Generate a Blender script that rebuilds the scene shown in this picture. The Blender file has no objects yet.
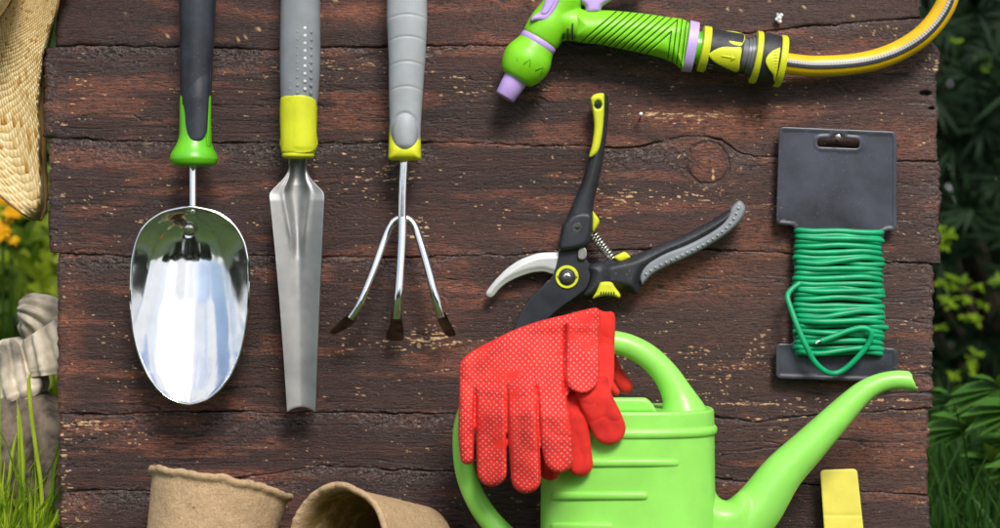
import bpy, math, random
import numpy as np
from mathutils import Vector
from mathutils.geometry import delaunay_2d_cdt

random.seed(7)
rng = np.random.default_rng(11)
SC = bpy.context.scene
COL = SC.collection
D, S, CZ = 1.35, 0.00074, 0.262        # camera distance, metres per reference unit on the board face, camera height
R = math.radians

# ------------------------------------------------------------------ helpers
def P(u, v, d=0.0):
    k = (D - d) / D * S
    return Vector(((u - 500) * k, -d, CZ + (264 - v) * k))

def PN(u, v, d):
    k = (D - d) / D * S
    return np.stack([(u - 500) * k, -d + 0 * u, CZ + (264 - v) * k], 1)

def hsh(ix, iy, seed):
    h = (ix.astype(np.int64) * 374761393 + iy.astype(np.int64) * 668265263 + seed * 974634777) & 0xFFFFFFFF
    h = ((h ^ (h >> 13)) * 1274126177) & 0xFFFFFFFF
    h = ((h ^ (h >> 16)) * 2246822519) & 0xFFFFFFFF
    return ((h ^ (h >> 15)) & 0xFFFFFF) / float(0xFFFFFF)

def vn(x, y, seed=0):
    x0 = np.floor(x); y0 = np.floor(y)
    fx = x - x0; fy = y - y0
    fx = fx * fx * (3 - 2 * fx); fy = fy * fy * (3 - 2 * fy)
    a = hsh(x0, y0, seed); b = hsh(x0 + 1, y0, seed); c = hsh(x0, y0 + 1, seed); d = hsh(x0 + 1, y0 + 1, seed)
    return (a * (1 - fx) + b * fx) * (1 - fy) + (c * (1 - fx) + d * fx) * fy

def fbm(x, y, o=3, seed=0):
    s = 0; a = 1; t = 0
    for i in range(o):
        s = s + a * vn(x * 2 ** i + 17.3 * i, y * 2 ** i + 9.1 * i, seed + i * 31)
        t += a; a *= 0.55
    return s / t

def sst(a, b, x):
    t = np.clip((x - a) / (b - a), 0, 1)
    return t * t * (3 - 2 * t)

ROOT = {}
def mesh_obj(name, verts, faces, mat, parent=None, base=None, smooth=True, sharp=38):
    verts = np.asarray(verts, dtype=float).reshape(-1, 3)
    off = np.array(ROOT[parent.name]) if parent is not None else (np.array(base) if base is not None else verts.mean(0))
    me = bpy.data.meshes.new(name)
    me.from_pydata([tuple(v) for v in (verts - off)], [], [tuple(int(i) for i in f) for f in faces])
    me.update()
    if smooth:
        me.polygons.foreach_set('use_smooth', [True] * len(me.polygons))
        if sharp: me.set_sharp_from_angle(angle=R(sharp))
    for m in (mat if isinstance(mat, (list, tuple)) else [mat]): me.materials.append(m)
    o = bpy.data.objects.new(name, me); COL.objects.link(o)
    if parent is not None:
        o.parent = parent
    else:
        o.location = tuple(off)
    ROOT[o.name] = tuple(off)
    return o

def fast_obj(name, verts, quads, mat, parent=None, base=(0, 0, 0), attrs=None, uv=None, smooth=True):
    """big all-quad (or all-tri) mesh from numpy arrays"""
    off = np.array(ROOT[parent.name]) if parent is not None else np.array(base, dtype=float)
    me = bpy.data.meshes.new(name)
    n = len(verts); q = np.asarray(quads, dtype=np.int32); k = q.shape[1]
    me.vertices.add(n); me.vertices.foreach_set('co', (verts - off).astype(np.float32).ravel())
    me.loops.add(q.size); me.loops.foreach_set('vertex_index', q.ravel())
    me.polygons.add(len(q))
    me.polygons.foreach_set('loop_start', np.arange(0, q.size, k, dtype=np.int32))
    me.polygons.foreach_set('use_smooth', np.full(len(q), smooth))
    for kk, val in (attrs or {}).items():
        a = me.attributes.new(kk, 'FLOAT', 'POINT'); a.data.foreach_set('value', val.astype(np.float32).ravel())
    me.update(calc_edges=True); me.validate()
    me.materials.append(mat)
    o = bpy.data.objects.new(name, me); COL.objects.link(o)
    if parent is not None: o.parent = parent
    else: o.location = tuple(off)
    ROOT[o.name] = tuple(off)
    return o

def thing(name, label, cat, loc, group=None):
    o = bpy.data.objects.new(name, None); COL.objects.link(o); o.location = tuple(loc); o.empty_display_size = 0.02
    ROOT[o.name] = tuple(loc)
    return tag(o, label, cat, group)

def tag(o, label=None, cat=None, group=None, kind=None):
    if label: o['label'] = label
    if cat: o['category'] = cat
    if group: o['group'] = group
    if kind: o['kind'] = kind
    return o

def crom(pts, n=8, closed=False):
    p = np.array([tuple(q) for q in pts], dtype=float); m = len(p); out = []
    rngi = range(m if closed else m - 1)
    for i in rngi:
        if closed: p0, p1, p2, p3 = p[(i - 1) % m], p[i], p[(i + 1) % m], p[(i + 2) % m]
        else: p0, p1, p2, p3 = p[max(i - 1, 0)], p[i], p[i + 1], p[min(i + 2, m - 1)]
        for k in range(n):
            t = k / n
            out.append(0.5 * ((2 * p1) + (-p0 + p2) * t + (2 * p0 - 5 * p1 + 4 * p2 - p3) * t * t + (-p0 + 3 * p1 - 3 * p2 + p3) * t ** 3))
    if not closed: out.append(p[-1])
    return np.array(out)

def resample(p, sp, closed=True):
    p = np.asarray(p, float)
    q = np.vstack([p, p[:1]]) if closed else p
    L = np.hypot(*(q[1:] - q[:-1]).T); s = np.concatenate([[0], np.cumsum(L)])
    n = max(6, int(round(s[-1] / sp)))
    t = np.linspace(0, s[-1], n, endpoint=not closed)
    return np.stack([np.interp(t, s, q[:, 0]), np.interp(t, s, q[:, 1])], 1)

def dist_poly(pts, poly):
    a = poly; b = np.roll(poly, -1, 0); ab = b - a; L2 = (ab ** 2).sum(1) + 1e-12
    out = np.empty(len(pts))
    for i in range(0, len(pts), 4000):
        p = pts[i:i + 4000, None, :]
        t = np.clip(((p - a) * ab).sum(2) / L2, 0, 1)
        out[i:i + 4000] = np.sqrt((((a + t[..., None] * ab) - p) ** 2).sum(2)).min(1)
    return out

def inside(pts, poly):
    x, y = pts[:, 0], pts[:, 1]; c = np.zeros(len(pts), bool); n = len(poly)
    for i in range(n):
        x1, y1 = poly[i]; x2, y2 = poly[(i + 1) % n]
        if y1 == y2: continue
        m = ((y1 > y) != (y2 > y)) & (x < (x2 - x1) * (y - y1) / (y2 - y1) + x1)
        c ^= m
    return c

def sheet_geo(outline, front, back, sp=1.5, curve=True, rings=(0.25, 0.8, 1.6), holes=()):
    """closed solid whose silhouette is the outline; front/back give depth (m) as f(u, v, dist)"""
    ol = crom(outline, 6, True) if curve else np.array(outline, float)
    ol = resample(ol, sp)
    hs = [resample(np.array(h, float), sp * 0.7) for h in holes]
    allp = [ol] + hs
    cand = []
    for po in allp:
        t = np.roll(po, -1, 0) - np.roll(po, 1, 0); nrm = np.stack([t[:, 1], -t[:, 0]], 1); nrm /= (np.hypot(*nrm.T)[:, None] + 1e-9)
        for r in rings:
            for sg in (1, -1):
                q = po + nrm * r * sg; cand.append(q[dist_poly(q, po) > r * 0.85])
    mn, mx = ol.min(0), ol.max(0)
    gx, gy = np.meshgrid(np.arange(mn[0], mx[0], sp), np.arange(mn[1], mx[1], sp * 0.87))
    gx = gx + (np.arange(gx.shape[0]) % 2)[:, None] * sp * 0.5
    g = np.stack([gx.ravel(), gy.ravel()], 1)
    def dall(q):
        return np.min([dist_poly(q, po) for po in allp], 0)
    dg = dall(g); last = rings[-1] if rings else 0
    g = g[dg > last + sp * 0.4]
    cand = np.vstack(cand + [g]) if cand else g
    ok = inside(cand, ol)
    for h in hs: ok &= ~inside(cand, h)
    cand = cand[ok]
    nb = sum(len(p) for p in allp)
    pts = np.vstack(allp + [cand])
    faces = []; st = 0; edges = []
    for p_ in allp:
        idx = list(range(st, st + len(p_))); edges += [(idx[i], idx[(i + 1) % len(idx)]) for i in range(len(idx))]; st += len(p_)
    vo, eo, fo, *_ = delaunay_2d_cdt([Vector(p) for p in pts], edges, [], 0, 1e-5)
    vo = np.array([tuple(v) for v in vo]); tri = np.array([f for f in fo if len(f) == 3])
    c = vo[tri].mean(1); k = inside(c, ol)
    for h in hs: k &= ~inside(c, h)
    tri = tri[k]
    # orient
    a, b, cc = vo[tri[:, 0]], vo[tri[:, 1]], vo[tri[:, 2]]
    cr = (b[:, 0] - a[:, 0]) * (cc[:, 1] - a[:, 1]) - (b[:, 1] - a[:, 1]) * (cc[:, 0] - a[:, 0])
    tri[cr > 0] = tri[cr > 0][:, ::-1]
    used = np.unique(tri); rm = -np.ones(len(vo), int); rm[used] = np.arange(len(used)); vo = vo[used]; tri = rm[tri]
    ds = np.min([dist_poly(vo, po) for po in allp], 0); ds[ds < 1e-4] = 0
    u, v = vo[:, 0], vo[:, 1]
    f = front(u, v, ds) + 0 * u; bk = back(u, v, ds) + 0 * u
    V = np.vstack([PN(u, v, f), PN(u, v, bk)]); n = len(vo)
    F = [tuple(t) for t in tri] + [tuple((t + n)[::-1]) for t in tri]
    ec = {}
    for t in tri:
        for i in range(3):
            e = (t[i], t[(i + 1) % 3]); ec[e] = 1
    for (i, j) in list(ec):
        if (j, i) not in ec: F.append((j, i, i + n, j + n))
    return V, F

def puff(T, Rr):
    return lambda ds: T * np.sqrt(np.clip(1 - (1 - np.clip(ds / Rr, 0, 1)) ** 2, 0, 1))

def sheet(name, outline, front, back, mat, parent=None, sharp=38, base=None, **kw):
    V, F = sheet_geo(outline, front, back, **kw)
    o = mesh_obj(name, V, F, mat, parent, base, sharp=sharp)
    return weld(o)

def weld(o, d=1e-5):
    m = o.modifiers.new('weld', 'WELD'); m.merge_threshold = d
    return o

def plate(name, outline, d0, th, mat, parent=None, bev=0.0006, curve=False, **kw):
    e = puff(bev, bev / S * 1.0)
    return sheet(name, outline, lambda u, v, s: d0 + th - bev + e(s), lambda u, v, s: d0 + 0 * u, mat, parent, sp=kw.pop('sp', 3), curve=curve, rings=(0.25, 0.6, 1.0), **kw)

def tube_geo(path, radii, seg=20, smooth=6, cap=True, sq=(1, 1), ref=None):
    p = np.array([tuple(q) for q in path], float); r = np.array(radii, float) + np.zeros(len(p))
    if smooth > 1:
        pr = crom(np.hstack([p, r[:, None]]), smooth); p = pr[:, :3]; r = pr[:, 3]
    n = len(p)
    T = np.gradient(p, axis=0)
    if smooth <= 1:
        for i in range(n):
            if np.linalg.norm(T[i]) < 1e-9: T[i] = p[-1] - p[0]
    T /= np.linalg.norm(T, axis=1)[:, None]
    a = np.array(ref if ref is not None else (0, -1, 0), float)
    if abs(a @ T[0]) > 0.95: a = np.array((1, 0, 0), float)
    V = []
    for i in range(n):
        a = a - T[i] * (a @ T[i]); a /= np.linalg.norm(a); b = np.cross(T[i], a)
        th = np.linspace(0, 2 * np.pi, seg, endpoint=False)
        V.append(p[i] + r[i] * (sq[0] * np.cos(th)[:, None] * a + sq[1] * np.sin(th)[:, None] * b))
    V = np.vstack(V); F = []
    for i in range(n - 1):
        for j in range(seg):
            F.append((i * seg + j, i * seg + (j + 1) % seg, (i + 1) * seg + (j + 1) % seg, (i + 1) * seg + j))
    if cap:
        F.append(tuple(range(seg))[::-1]); F.append(tuple(range((n - 1) * seg, n * seg)))
    return V, F

def tube(name, path, radii, mat, parent=None, base=None, sharp=45, **kw):
    V, F = tube_geo(path, radii, **kw)
    return mesh_obj(name, V, [f[::-1] for f in F], mat, parent, base, sharp=sharp)

def lathe(name, p0, p1, prof, mat, parent=None, seg=48, sq=(1, 1), **kw):
    """prof: list of (t in reference units along p0->p1, radius in reference units)"""
    a = np.array(tuple(p0)); b = np.array(tuple(p1)); dr = (b - a) / np.linalg.norm(b - a)
    pts = [a + dr * (t * S + i * 1e-7) for i, (t, r) in enumerate(prof)]
    return tube(name, pts, [max(r, 0.02) * S for t, r in prof], mat, parent, smooth=1, seg=seg, sq=sq, **kw)

def join_geo(parts):
    V = []; F = []; n = 0
    for v, f in parts:
        V.append(v); F += [tuple(i + n for i in q) for q in f]; n += len(v)
    return np.vstack(V), F

def circ(cx, cy, r, n=20, sx=1, sy=1):
    return [(cx + r * sx * math.cos(2 * math.pi * i / n), cy + r * sy * math.sin(2 * math.pi * i / n)) for i in range(n)]

def rrect(pts, r, n=5):
    """rounded polygon corners"""
    out = []; m = len(pts)
    for i in range(m):
        p = np.array(pts[i], float); a = np.array(pts[i - 1], float) - p; b = np.array(pts[(i + 1) % m], float) - p
        la, lb = np.linalg.norm(a), np.linalg.norm(b); rr = min(r, la / 2.2, lb / 2.2)
        p1 = p + a / la * rr; p2 = p + b / lb * rr
        for k in range(n + 1):
            t = k / n; out.append((1 - t) ** 2 * p1 + 2 * t * (1 - t) * p + t * t * p2)
    return np.array(out)

def capsule(pts, rad, n=10):
    """outline of a finger: centre line points and radii, round end"""
    q = crom([(a[0], a[1], r) for a, r in zip(pts, rad)], 6); c = q[:, :2]; r = q[:, 2]
    t = np.gradient(c, axis=0); t /= np.hypot(*t.T)[:, None]; nn = np.stack([-t[:, 1], t[:, 0]], 1)
    Lf = c + nn * r[:, None]; Rt = c - nn * r[:, None]
    e = c[-1]; a0 = math.atan2(nn[-1][1], nn[-1][0])
    cap = [e + r[-1] * np.array((math.cos(a0 - math.pi * k / n), math.sin(a0 - math.pi * k / n))) for k in range(1, n)]
    return np.vstack([Lf, cap, Rt[::-1]])

# ------------------------------------------------------------------ materials
def nt(name):
    m = bpy.data.materials.new(name); m.use_nodes = True; n = m.node_tree; b = n.nodes['Principled BSDF']
    return m, n, b
def N(n, t, **k):
    x = n.nodes.new(t)
    for a, v in k.items():
        if a in x.inputs: x.inputs[a].default_value = v
        else: setattr(x, a, v)
    return x
def L(n, a, b): n.links.new(a, b)
def mix(n, fac, a, b, mode='MIX'):
    x = N(n, 'ShaderNodeMix', data_type='RGBA', blend_type=mode)
    for s, i in ((fac, 0), (a, 6), (b, 7)):
        if isinstance(s, (int, float)): x.inputs[i].default_value = s
        elif isinstance(s, tuple): x.inputs[i].default_value = (*s[:3], 1)
        else: L(n, s, x.inputs[i])
    return x.outputs[2]
def mth(n, op, a, b=None, clamp=False):
    x = N(n, 'ShaderNodeMath', operation=op, use_clamp=clamp)
    for i, s in enumerate((a, b)):
        if s is None: continue
        if isinstance(s, (int, float)): x.inputs[i].default_value = s
        else: L(n, s, x.inputs[i])
    return x.outputs[0]
def rmp(n, src, a, b):
    x = N(n, 'ShaderNodeMapRange'); x.inputs['From Min'].default_value = a; x.inputs['From Max'].default_value = b; x.clamp = True
    L(n, src, x.inputs['Value']); return x.outputs[0]
def noise(n, scale, detail=3, rough=0.55, vec=(1, 1, 1), dist=0.0, off=(0, 0, 0)):
    g = N(n, 'ShaderNodeNewGeometry'); mp = N(n, 'ShaderNodeMapping'); mp.inputs['Scale'].default_value = vec; mp.inputs['Location'].default_value = off
    L(n, g.outputs['Position'], mp.inputs['Vector'])
    x = N(n, 'ShaderNodeTexNoise'); x.inputs['Scale'].default_value = scale; x.inputs['Detail'].default_value = detail
    x.inputs['Roughness'].default_value = rough; x.inputs['Distortion'].default_value = dist
    L(n, mp.outputs[0], x.inputs['Vector']); return x.outputs['Fac']
def bump(n, b, h, st, dist=0.001, prev=None):
    x = N(n, 'ShaderNodeBump'); x.inputs['Strength'].default_value = st; x.inputs['Distance'].default_value = dist
    L(n, h, x.inputs['Height'])
    if prev is not None: L(n, prev, x.inputs['Normal'])
    L(n, x.outputs[0], b.inputs['Normal']); return x.outputs[0]

def plain(name, col, rough=0.45, metal=0.0, var=0.12, bs=900, bst=0.15, vs=60, coat=0.0, dust=0.0, sss=0.0, spec=0.5, trans=0.0, aniso=0):
    m, n, b = nt(name)
    nz = noise(n, vs, 4)
    c2 = tuple(max(0, c * (1 - var * 2)) for c in col); c1 = tuple(min(1, c * (1 + var)) for c in col)
    c = mix(n, rmp(n, nz, 0.35, 0.65), c2, c1)
    if dust:
        sp = noise(n, 700, 2, off=(3, 1, 7)); f = mth(n, 'MULTIPLY', rmp(n, sp, 0.66, 0.75), dust)
        c = mix(n, f, c, (0.45, 0.42, 0.36))
    L(n, c, b.inputs['Base Color'])
    rr = N(n, 'ShaderNodeMapRange'); rr.inputs['To Min'].default_value = max(0.02, rough * 0.8); rr.inputs['To Max'].default_value = min(1, rough * 1.25)
    L(n, noise(n, vs * 3, 4, off=(5, 5, 5)), rr.inputs['Value']); L(n, rr.outputs[0], b.inputs['Roughness'])
    b.inputs['Metallic'].default_value = metal; b.inputs['Coat Weight'].default_value = coat; b.inputs['Coat Roughness'].default_value = 0.15
    b.inputs['Specular IOR Level'].default_value = spec
    if sss: b.inputs['Subsurface Weight'].default_value = sss; b.inputs['Subsurface Radius'].default_value = (0.004, 0.004, 0.002); b.inputs['Subsurface Scale'].default_value = 1.0
    if bst: bump(n, b, noise(n, bs, 3), bst, 0.0006)
    return m

M = {}
M['lime'] = plain('lime_plastic', (0.285, 0.72, 0.11), 0.38, var=0.05, bs=1500, bst=0.08, coat=0.1, sss=0.1, dust=0.6, vs=30)
M['gun_green'] = plain('gun_green_plastic', (0.22, 0.66, 0.012), 0.42, var=0.06, bs=1200, bst=0.1, coat=0.05, dust=0.3)
M['groove'] = plain('dark_groove_tone', (0.012, 0.05, 0.006), 0.6)
M['green_groove'] = plain('dark_green_moulding', (0.10, 0.40, 0.008), 0.5)
M['lilac'] = plain('lilac_plastic', (0.52, 0.36, 0.78), 0.42, var=0.05, dust=0.2)
M['yellow_rubber'] = plain('yellow_rubber', (0.62, 0.66, 0.015), 0.5, var=0.06, dust=0.25)
M['black_rubber'] = plain('black_rubber', (0.02, 0.022, 0.028), 0.5, var=0.2, bs=1800, bst=0.3, dust=0.25)
M['charcoal'] = plain('charcoal_grip', (0.025, 0.03, 0.042), 0.42, var=0.2, bs=1800, bst=0.25, dust=0.2)
M['green_collar'] = plain('green_collar_plastic', (0.12, 0.50, 0.01), 0.35, var=0.06, coat=0.2)
M['grey_grip'] = plain('grey_grip_rubber', (0.36, 0.385, 0.41), 0.5, var=0.06, bs=2000, bst=0.2, dust=0.15)
M['dark_grey_grip'] = plain('silver_grey_grip', (0.23, 0.25, 0.275), 0.4, var=0.06, bs=2000, bst=0.2)
M['light_dot'] = plain('raised_dot', (0.75, 0.77, 0.8), 0.25)
M['chrome'] = plain('polished_steel', (0.86, 0.87, 0.88), 0.09, metal=1, var=0.03, bst=0.03, bs=300)
M['steel'] = plain('brushed_steel', (0.62, 0.60, 0.58), 0.22, metal=1, var=0.1, bst=0.15, bs=900)
M['matte_steel'] = plain('sandblasted_steel', (0.37, 0.37, 0.365), 0.46, metal=1, var=0.06, bs=2500, bst=0.25)
M['dark_steel'] = plain('worn_dark_steel', (0.36, 0.31, 0.28), 0.3, metal=0.95, var=0.3)
M['blade_black'] = plain('coated_blade', (0.03, 0.034, 0.042), 0.38, metal=0.2, var=0.15)
M['pale_blade'] = plain('grey_white_blade', (0.62, 0.63, 0.62), 0.35, metal=0.3, var=0.05)
M['card'] = plain('dark_plastic_card', (0.045, 0.050, 0.068), 0.36, var=0.3, vs=25, bs=400, bst=0.1, dust=0.35)
M['wire'] = plain('green_coated_wire', (0.0, 0.34, 0.135), 0.42, var=0.1, bs=1500, bst=0.15)
M['hose'] = plain('yellow_hose', (0.85, 0.50, 0.005), 0.32, var=0.04, coat=0.3, sss=0.05)
M['tag'] = plain('yellow_plant_marker', (0.72, 0.63, 0.08), 0.5, var=0.04, dust=0.3)
M['nail'] = plain('nail_steel', (0.6, 0.6, 0.6), 0.3, metal=0.9)
M['white_paint'] = plain('chipped_white', (0.75, 0.75, 0.75), 0.5, var=0.2, bs=500, bst=0.8)
M['grey_plastic'] = plain('grey_plastic', (0.14, 0.15, 0.165), 0.35, var=0.1)

def hose_stripe():
    m, n, b = nt('grey_braided_stripe')
    a = N(n, 'ShaderNodeAttribute'); a.attribute_name = 'along'; ac = N(n, 'ShaderNodeAttribute'); ac.attribute_name = 'across'
    w = mth(n, 'SINE', mth(n, 'MULTIPLY', a.outputs['Fac'], 2 * math.pi / 0.0021))
    lt = rmp(n, ac.outputs['Fac'], 0.46, 0.54)
    c = mix(n, lt, (0.05, 0.055, 0.08), (0.50, 0.48, 0.45)); c = mix(n, mth(n, 'MULTIPLY', rmp(n, w, -0.2, 0.9), 0.28), c, (0.10, 0.09, 0.09))
    L(n, c, b.inputs['Base Color']); b.inputs['Roughness'].default_value = 0.3; bump(n, b, w, 0.25, 0.0004); return m
M['stripe'] = hose_stripe()

def glove_mat(name, dots):
    m, n, b = nt(name)
    g = N(n, 'ShaderNodeNewGeometry'); sx = N(n, 'ShaderNodeSeparateXYZ'); L(n, g.outputs['Position'], sx.inputs[0])
    X, Z = sx.outputs[0], sx.outputs[2]
    kn = mth(n, 'MULTIPLY', mth(n, 'SINE', mth(n, 'MULTIPLY', X, 2 * math.pi / 0.0011)), mth(n, 'SINE', mth(n, 'MULTIPLY', Z, 2 * math.pi / 0.0009)))
    c = mix(n, rmp(n, noise(n, 70, 3), 0.35, 0.65), (0.60, 0.010, 0.006), (0.80, 0.022, 0.010))
    c = mix(n, mth(n, 'MULTIPLY', rmp(n, kn, -0.2, -0.9), 0.22), c, (0.30, 0.004, 0.004))
    h = kn
    if dots:
        p = 0.0039
        wv = noise(n, 40, 2, off=(2, 2, 2)); wx = mth(n, 'MULTIPLY', wv, 0.004)
        Xw = mth(n, 'ADD', X, wx); Zw = mth(n, 'ADD', Z, wx)
        def dist(ox):
            fx = mth(n, 'SUBTRACT', mth(n, 'FRACT', mth(n, 'ADD', mth(n, 'DIVIDE', Xw, p), ox + 100)), 0.5)
            fz = mth(n, 'SUBTRACT', mth(n, 'FRACT', mth(n, 'ADD', mth(n, 'DIVIDE', Zw, p), ox + 100)), 0.5)
            return mth(n, 'SQRT', mth(n, 'ADD', mth(n, 'MULTIPLY', fx, fx), mth(n, 'MULTIPLY', fz, fz)))
        dd = mth(n, 'MINIMUM', dist(0.0), dist(0.5))
        f = rmp(n, dd, 0.18, 0.11)
        # dots only where the palm side faces outward
        sn = N(n, 'ShaderNodeSeparateXYZ'); L(n, g.outputs['True Normal'], sn.inputs[0])
        f = mth(n, 'MULTIPLY', f, rmp(n, mth(n, 'MULTIPLY', sn.outputs[1], -1), 0.52, 0.68))
        f = mth(n, 'MULTIPLY', f, rmp(n, noise(n, 60, 2, off=(9, 1, 4)), 0.30, 0.42))
        c = mix(n, mth(n, 'MULTIPLY', f, 0.65), c, (0.42, 0.37, 0.35))
        h = mth(n, 'ADD', mth(n, 'MULTIPLY', kn, 0.4), mth(n, 'MULTIPLY', f, 2))
    L(n, c, b.inputs['Base Color']); b.inputs['Roughness'].default_value = 0.75
    b.inputs['Sheen Weight'].default_value = 0.05; b.inputs['Sheen Tint'].default_value = (1, 0.3, 0.3, 1)
    bump(n, b, h, 0.5, 0.0003); return m
M['glove_dots'] = glove_mat('red_dotted_knit', True)
M['glove'] = glove_mat('red_knit', False)

def wood_mat():
    m, n, b = nt('old_varnished_wood')
    at = {}
    for k in ('worn', 'chip', 'rough', 'crack', 'dry_sheen'):
        a = N(n, 'ShaderNodeAttribute'); a.attribute_name = k; at[k] = a.outputs['Fac']
    n1 = noise(n, 55, 6, 0.65, (0.10, 1, 1.6), 0.6)
    n2 = noise(n, 300, 5, 0.65, (0.07, 1, 1.3), 0.5, (4, 2, 1))
    n3 = noise(n, 600, 4, 0.7, (0.4, 1, 1), 0.0, (1, 8, 3))
    fine = noise(n, 1000, 4, 0.75, (0.12, 1, 1.0), 0.3, (2, 0, 3))
    hi = noise(n, 1300, 3, 0.75, (0.4, 1, 1.0), 0.2, (8, 0, 5))
    big = noise(n, 9, 4, 0.6, (0.5, 1, 1.3), 0.4, (3, 5, 2))
    c = mix(n, rmp(n, n1, 0.30, 0.72), (0.013, 0.0037, 0.0028), (0.050, 0.0130, 0.0082))
    c = mix(n, mth(n, 'MULTIPLY', rmp(n, n2, 0.48, 0.70), mth(n, 'MULTIPLY', rmp(n, big, 0.36, 0.64), 0.75)), c, (0.092, 0.025, 0.014))
    c = mix(n, mth(n, 'MULTIPLY', at['dry_sheen'], rmp(n, n3, 0.30, 0.62)), c, (0.122, 0.054, 0.042))
    wf = mth(n, 'MULTIPLY', at['worn'], rmp(n, mth(n, 'ADD', n3, mth(n, 'MULTIPLY', fine, 0.6)), 0.58, 0.92))
    c = mix(n, mth(n, 'MULTIPLY', wf, 0.95, True), c, (0.25, 0.074, 0.037))
    c = mix(n, mth(n, 'MULTIPLY', mth(n, 'MULTIPLY', wf, wf), rmp(n, hi, 0.52, 0.68)), c, (0.46, 0.20, 0.09))
    c = mix(n, mth(n, 'MULTIPLY', rmp(n, fine, 0.50, 0.36), 0.8), c, (0.0055, 0.0028, 0.0025))
    c = mix(n, mth(n, 'MULTIPLY', rmp(n, hi, 0.60, 0.72), 0.40), c, (0.13, 0.060, 0.040))
    gr = mth(n, 'MULTIPLY', at['rough'], rmp(n, noise(n, 900, 3, 0.75, (0.7, 1, 1), 0, (6, 1, 2)), 0.50, 0.62))
    c = mix(n, mth(n, 'MULTIPLY', gr, 0.8, True), c, (0.24, 0.195, 0.185))
    c = mix(n, mth(n, 'MULTIPLY', at['rough'], rmp(n, hi, 0.50, 0.40)), c, (0.008, 0.005, 0.005))
    ch = mth(n, 'MULTIPLY', at['chip'], rmp(n, fine, 0.28, 0.46))
    c = mix(n, mth(n, 'MULTIPLY', ch, 0.97, True), c, (0.70, 0.45, 0.24))
    c = mix(n, mth(n, 'MULTIPLY', at['crack'], 0.9), c, (0.005, 0.003, 0.0025))
    fl = rmp(n, noise(n, 750, 2, 0.5, (0.6, 1, 1), 0, (7, 7, 7)), 0.75, 0.80)
    c = mix(n, mth(n, 'MULTIPLY', fl, 0.65), c, (0.48, 0.31, 0.22))
    L(n, c, b.inputs['Base Color'])
    ro = N(n, 'ShaderNodeMapRange'); ro.inputs['To Min'].default_value = 0.24; ro.inputs['To Max'].default_value = 0.55
    L(n, n3, ro.inputs['Value']); ro.inputs['From Min'].default_value = 0.35; ro.inputs['From Max'].default_value = 0.65
    L(n, mth(n, 'ADD', ro.outputs[0], mth(n, 'MULTIPLY', ch, 0.3)), b.inputs['Roughness'])
    b.inputs['Coat Weight'].default_value = 0.07; b.inputs['Coat Roughness'].default_value = 0.22
    p = bump(n, b, mth(n, 'ADD', fine, hi), 0.8, 0.0008)
    p = bump(n, b, n2, 0.35, 0.0007, p)
    bump(n, b, n3, 0.6, 0.0008, p)
    b.inputs['Specular IOR Level'].default_value = 0.5
    return m
M['wood'] = wood_mat()
M['raw_wood'] = plain('rough_sawn_batten', (0.10, 0.055, 0.035), 0.8, var=0.3, bs=300, bst=0.5)

def peat_mat(name, col):
    m, n, b = nt(name)
    f = noise(n, 420, 4, 0.6, (1, 1, 1), 1.5); g = noise(n, 90, 4, 0.6)
    c = mix(n, rmp(n, f, 0.35, 0.65), tuple(x * 0.78 for x in col), tuple(min(1, x * 1.12) for x in col))
    c = mix(n, mth(n, 'MULTIPLY', rmp(n, g, 0.45, 0.7), 0.35), c, tuple(x * 0.62 for x in col))
    fib = rmp(n, noise(n, 330, 2, 0.5, (0.5, 1, 1.6), 2.0, (3, 3, 1)), 0.66, 0.72)
    c = mix(n, mth(n, 'MULTIPLY', fib, 0.8), c, (0.09, 0.045, 0.02))
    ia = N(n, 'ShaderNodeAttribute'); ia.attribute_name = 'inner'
    c = mix(n, mth(n, 'MULTIPLY', ia.outputs['Fac'], rmp(n, g, 0.2, 0.5)), c, (0.17, 0.115, 0.032))  # interior shade painted in together with an olive tint
    L(n, c, b.inputs['Base Color']); b.inputs['Roughness'].default_value = 0.9; b.inputs['Specular IOR Level'].default_value = 0.2
    p = bump(n, b, f, 0.8, 0.0011); bump(n, b, g, 0.5, 0.003, p); return m
M['peat'] = peat_mat('pressed_peat_fibre', (0.50, 0.345, 0.20))

def straw_mat():
    m, n, b = nt('woven_straw')
    a = N(n, 'ShaderNodeAttribute'); a.attribute_name = 'rnd'
    c = mix(n, a.outputs['Fac'], (0.62, 0.43, 0.165), (0.82, 0.66, 0.37))
    c = mix(n, rmp(n, a.outputs['Fac'], 0.09, 0.02), c, (0.42, 0.20, 0.02))
    c = mix(n, mth(n, 'MULTIPLY', rmp(n, noise(n, 900, 3, 0.6), 0.4, 0.7), 0.25), c, (0.38, 0.25, 0.10))
    L(n, c, b.inputs['Base Color']); b.inputs['Roughness'].default_value = 0.45
    bump(n, b, noise(n, 1500, 2), 0.3, 0.0005); return m
M['straw'] = straw_mat()
M['straw_dark'] = plain('straw_lining', (0.30, 0.18, 0.06), 0.7, var=0.2)

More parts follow.
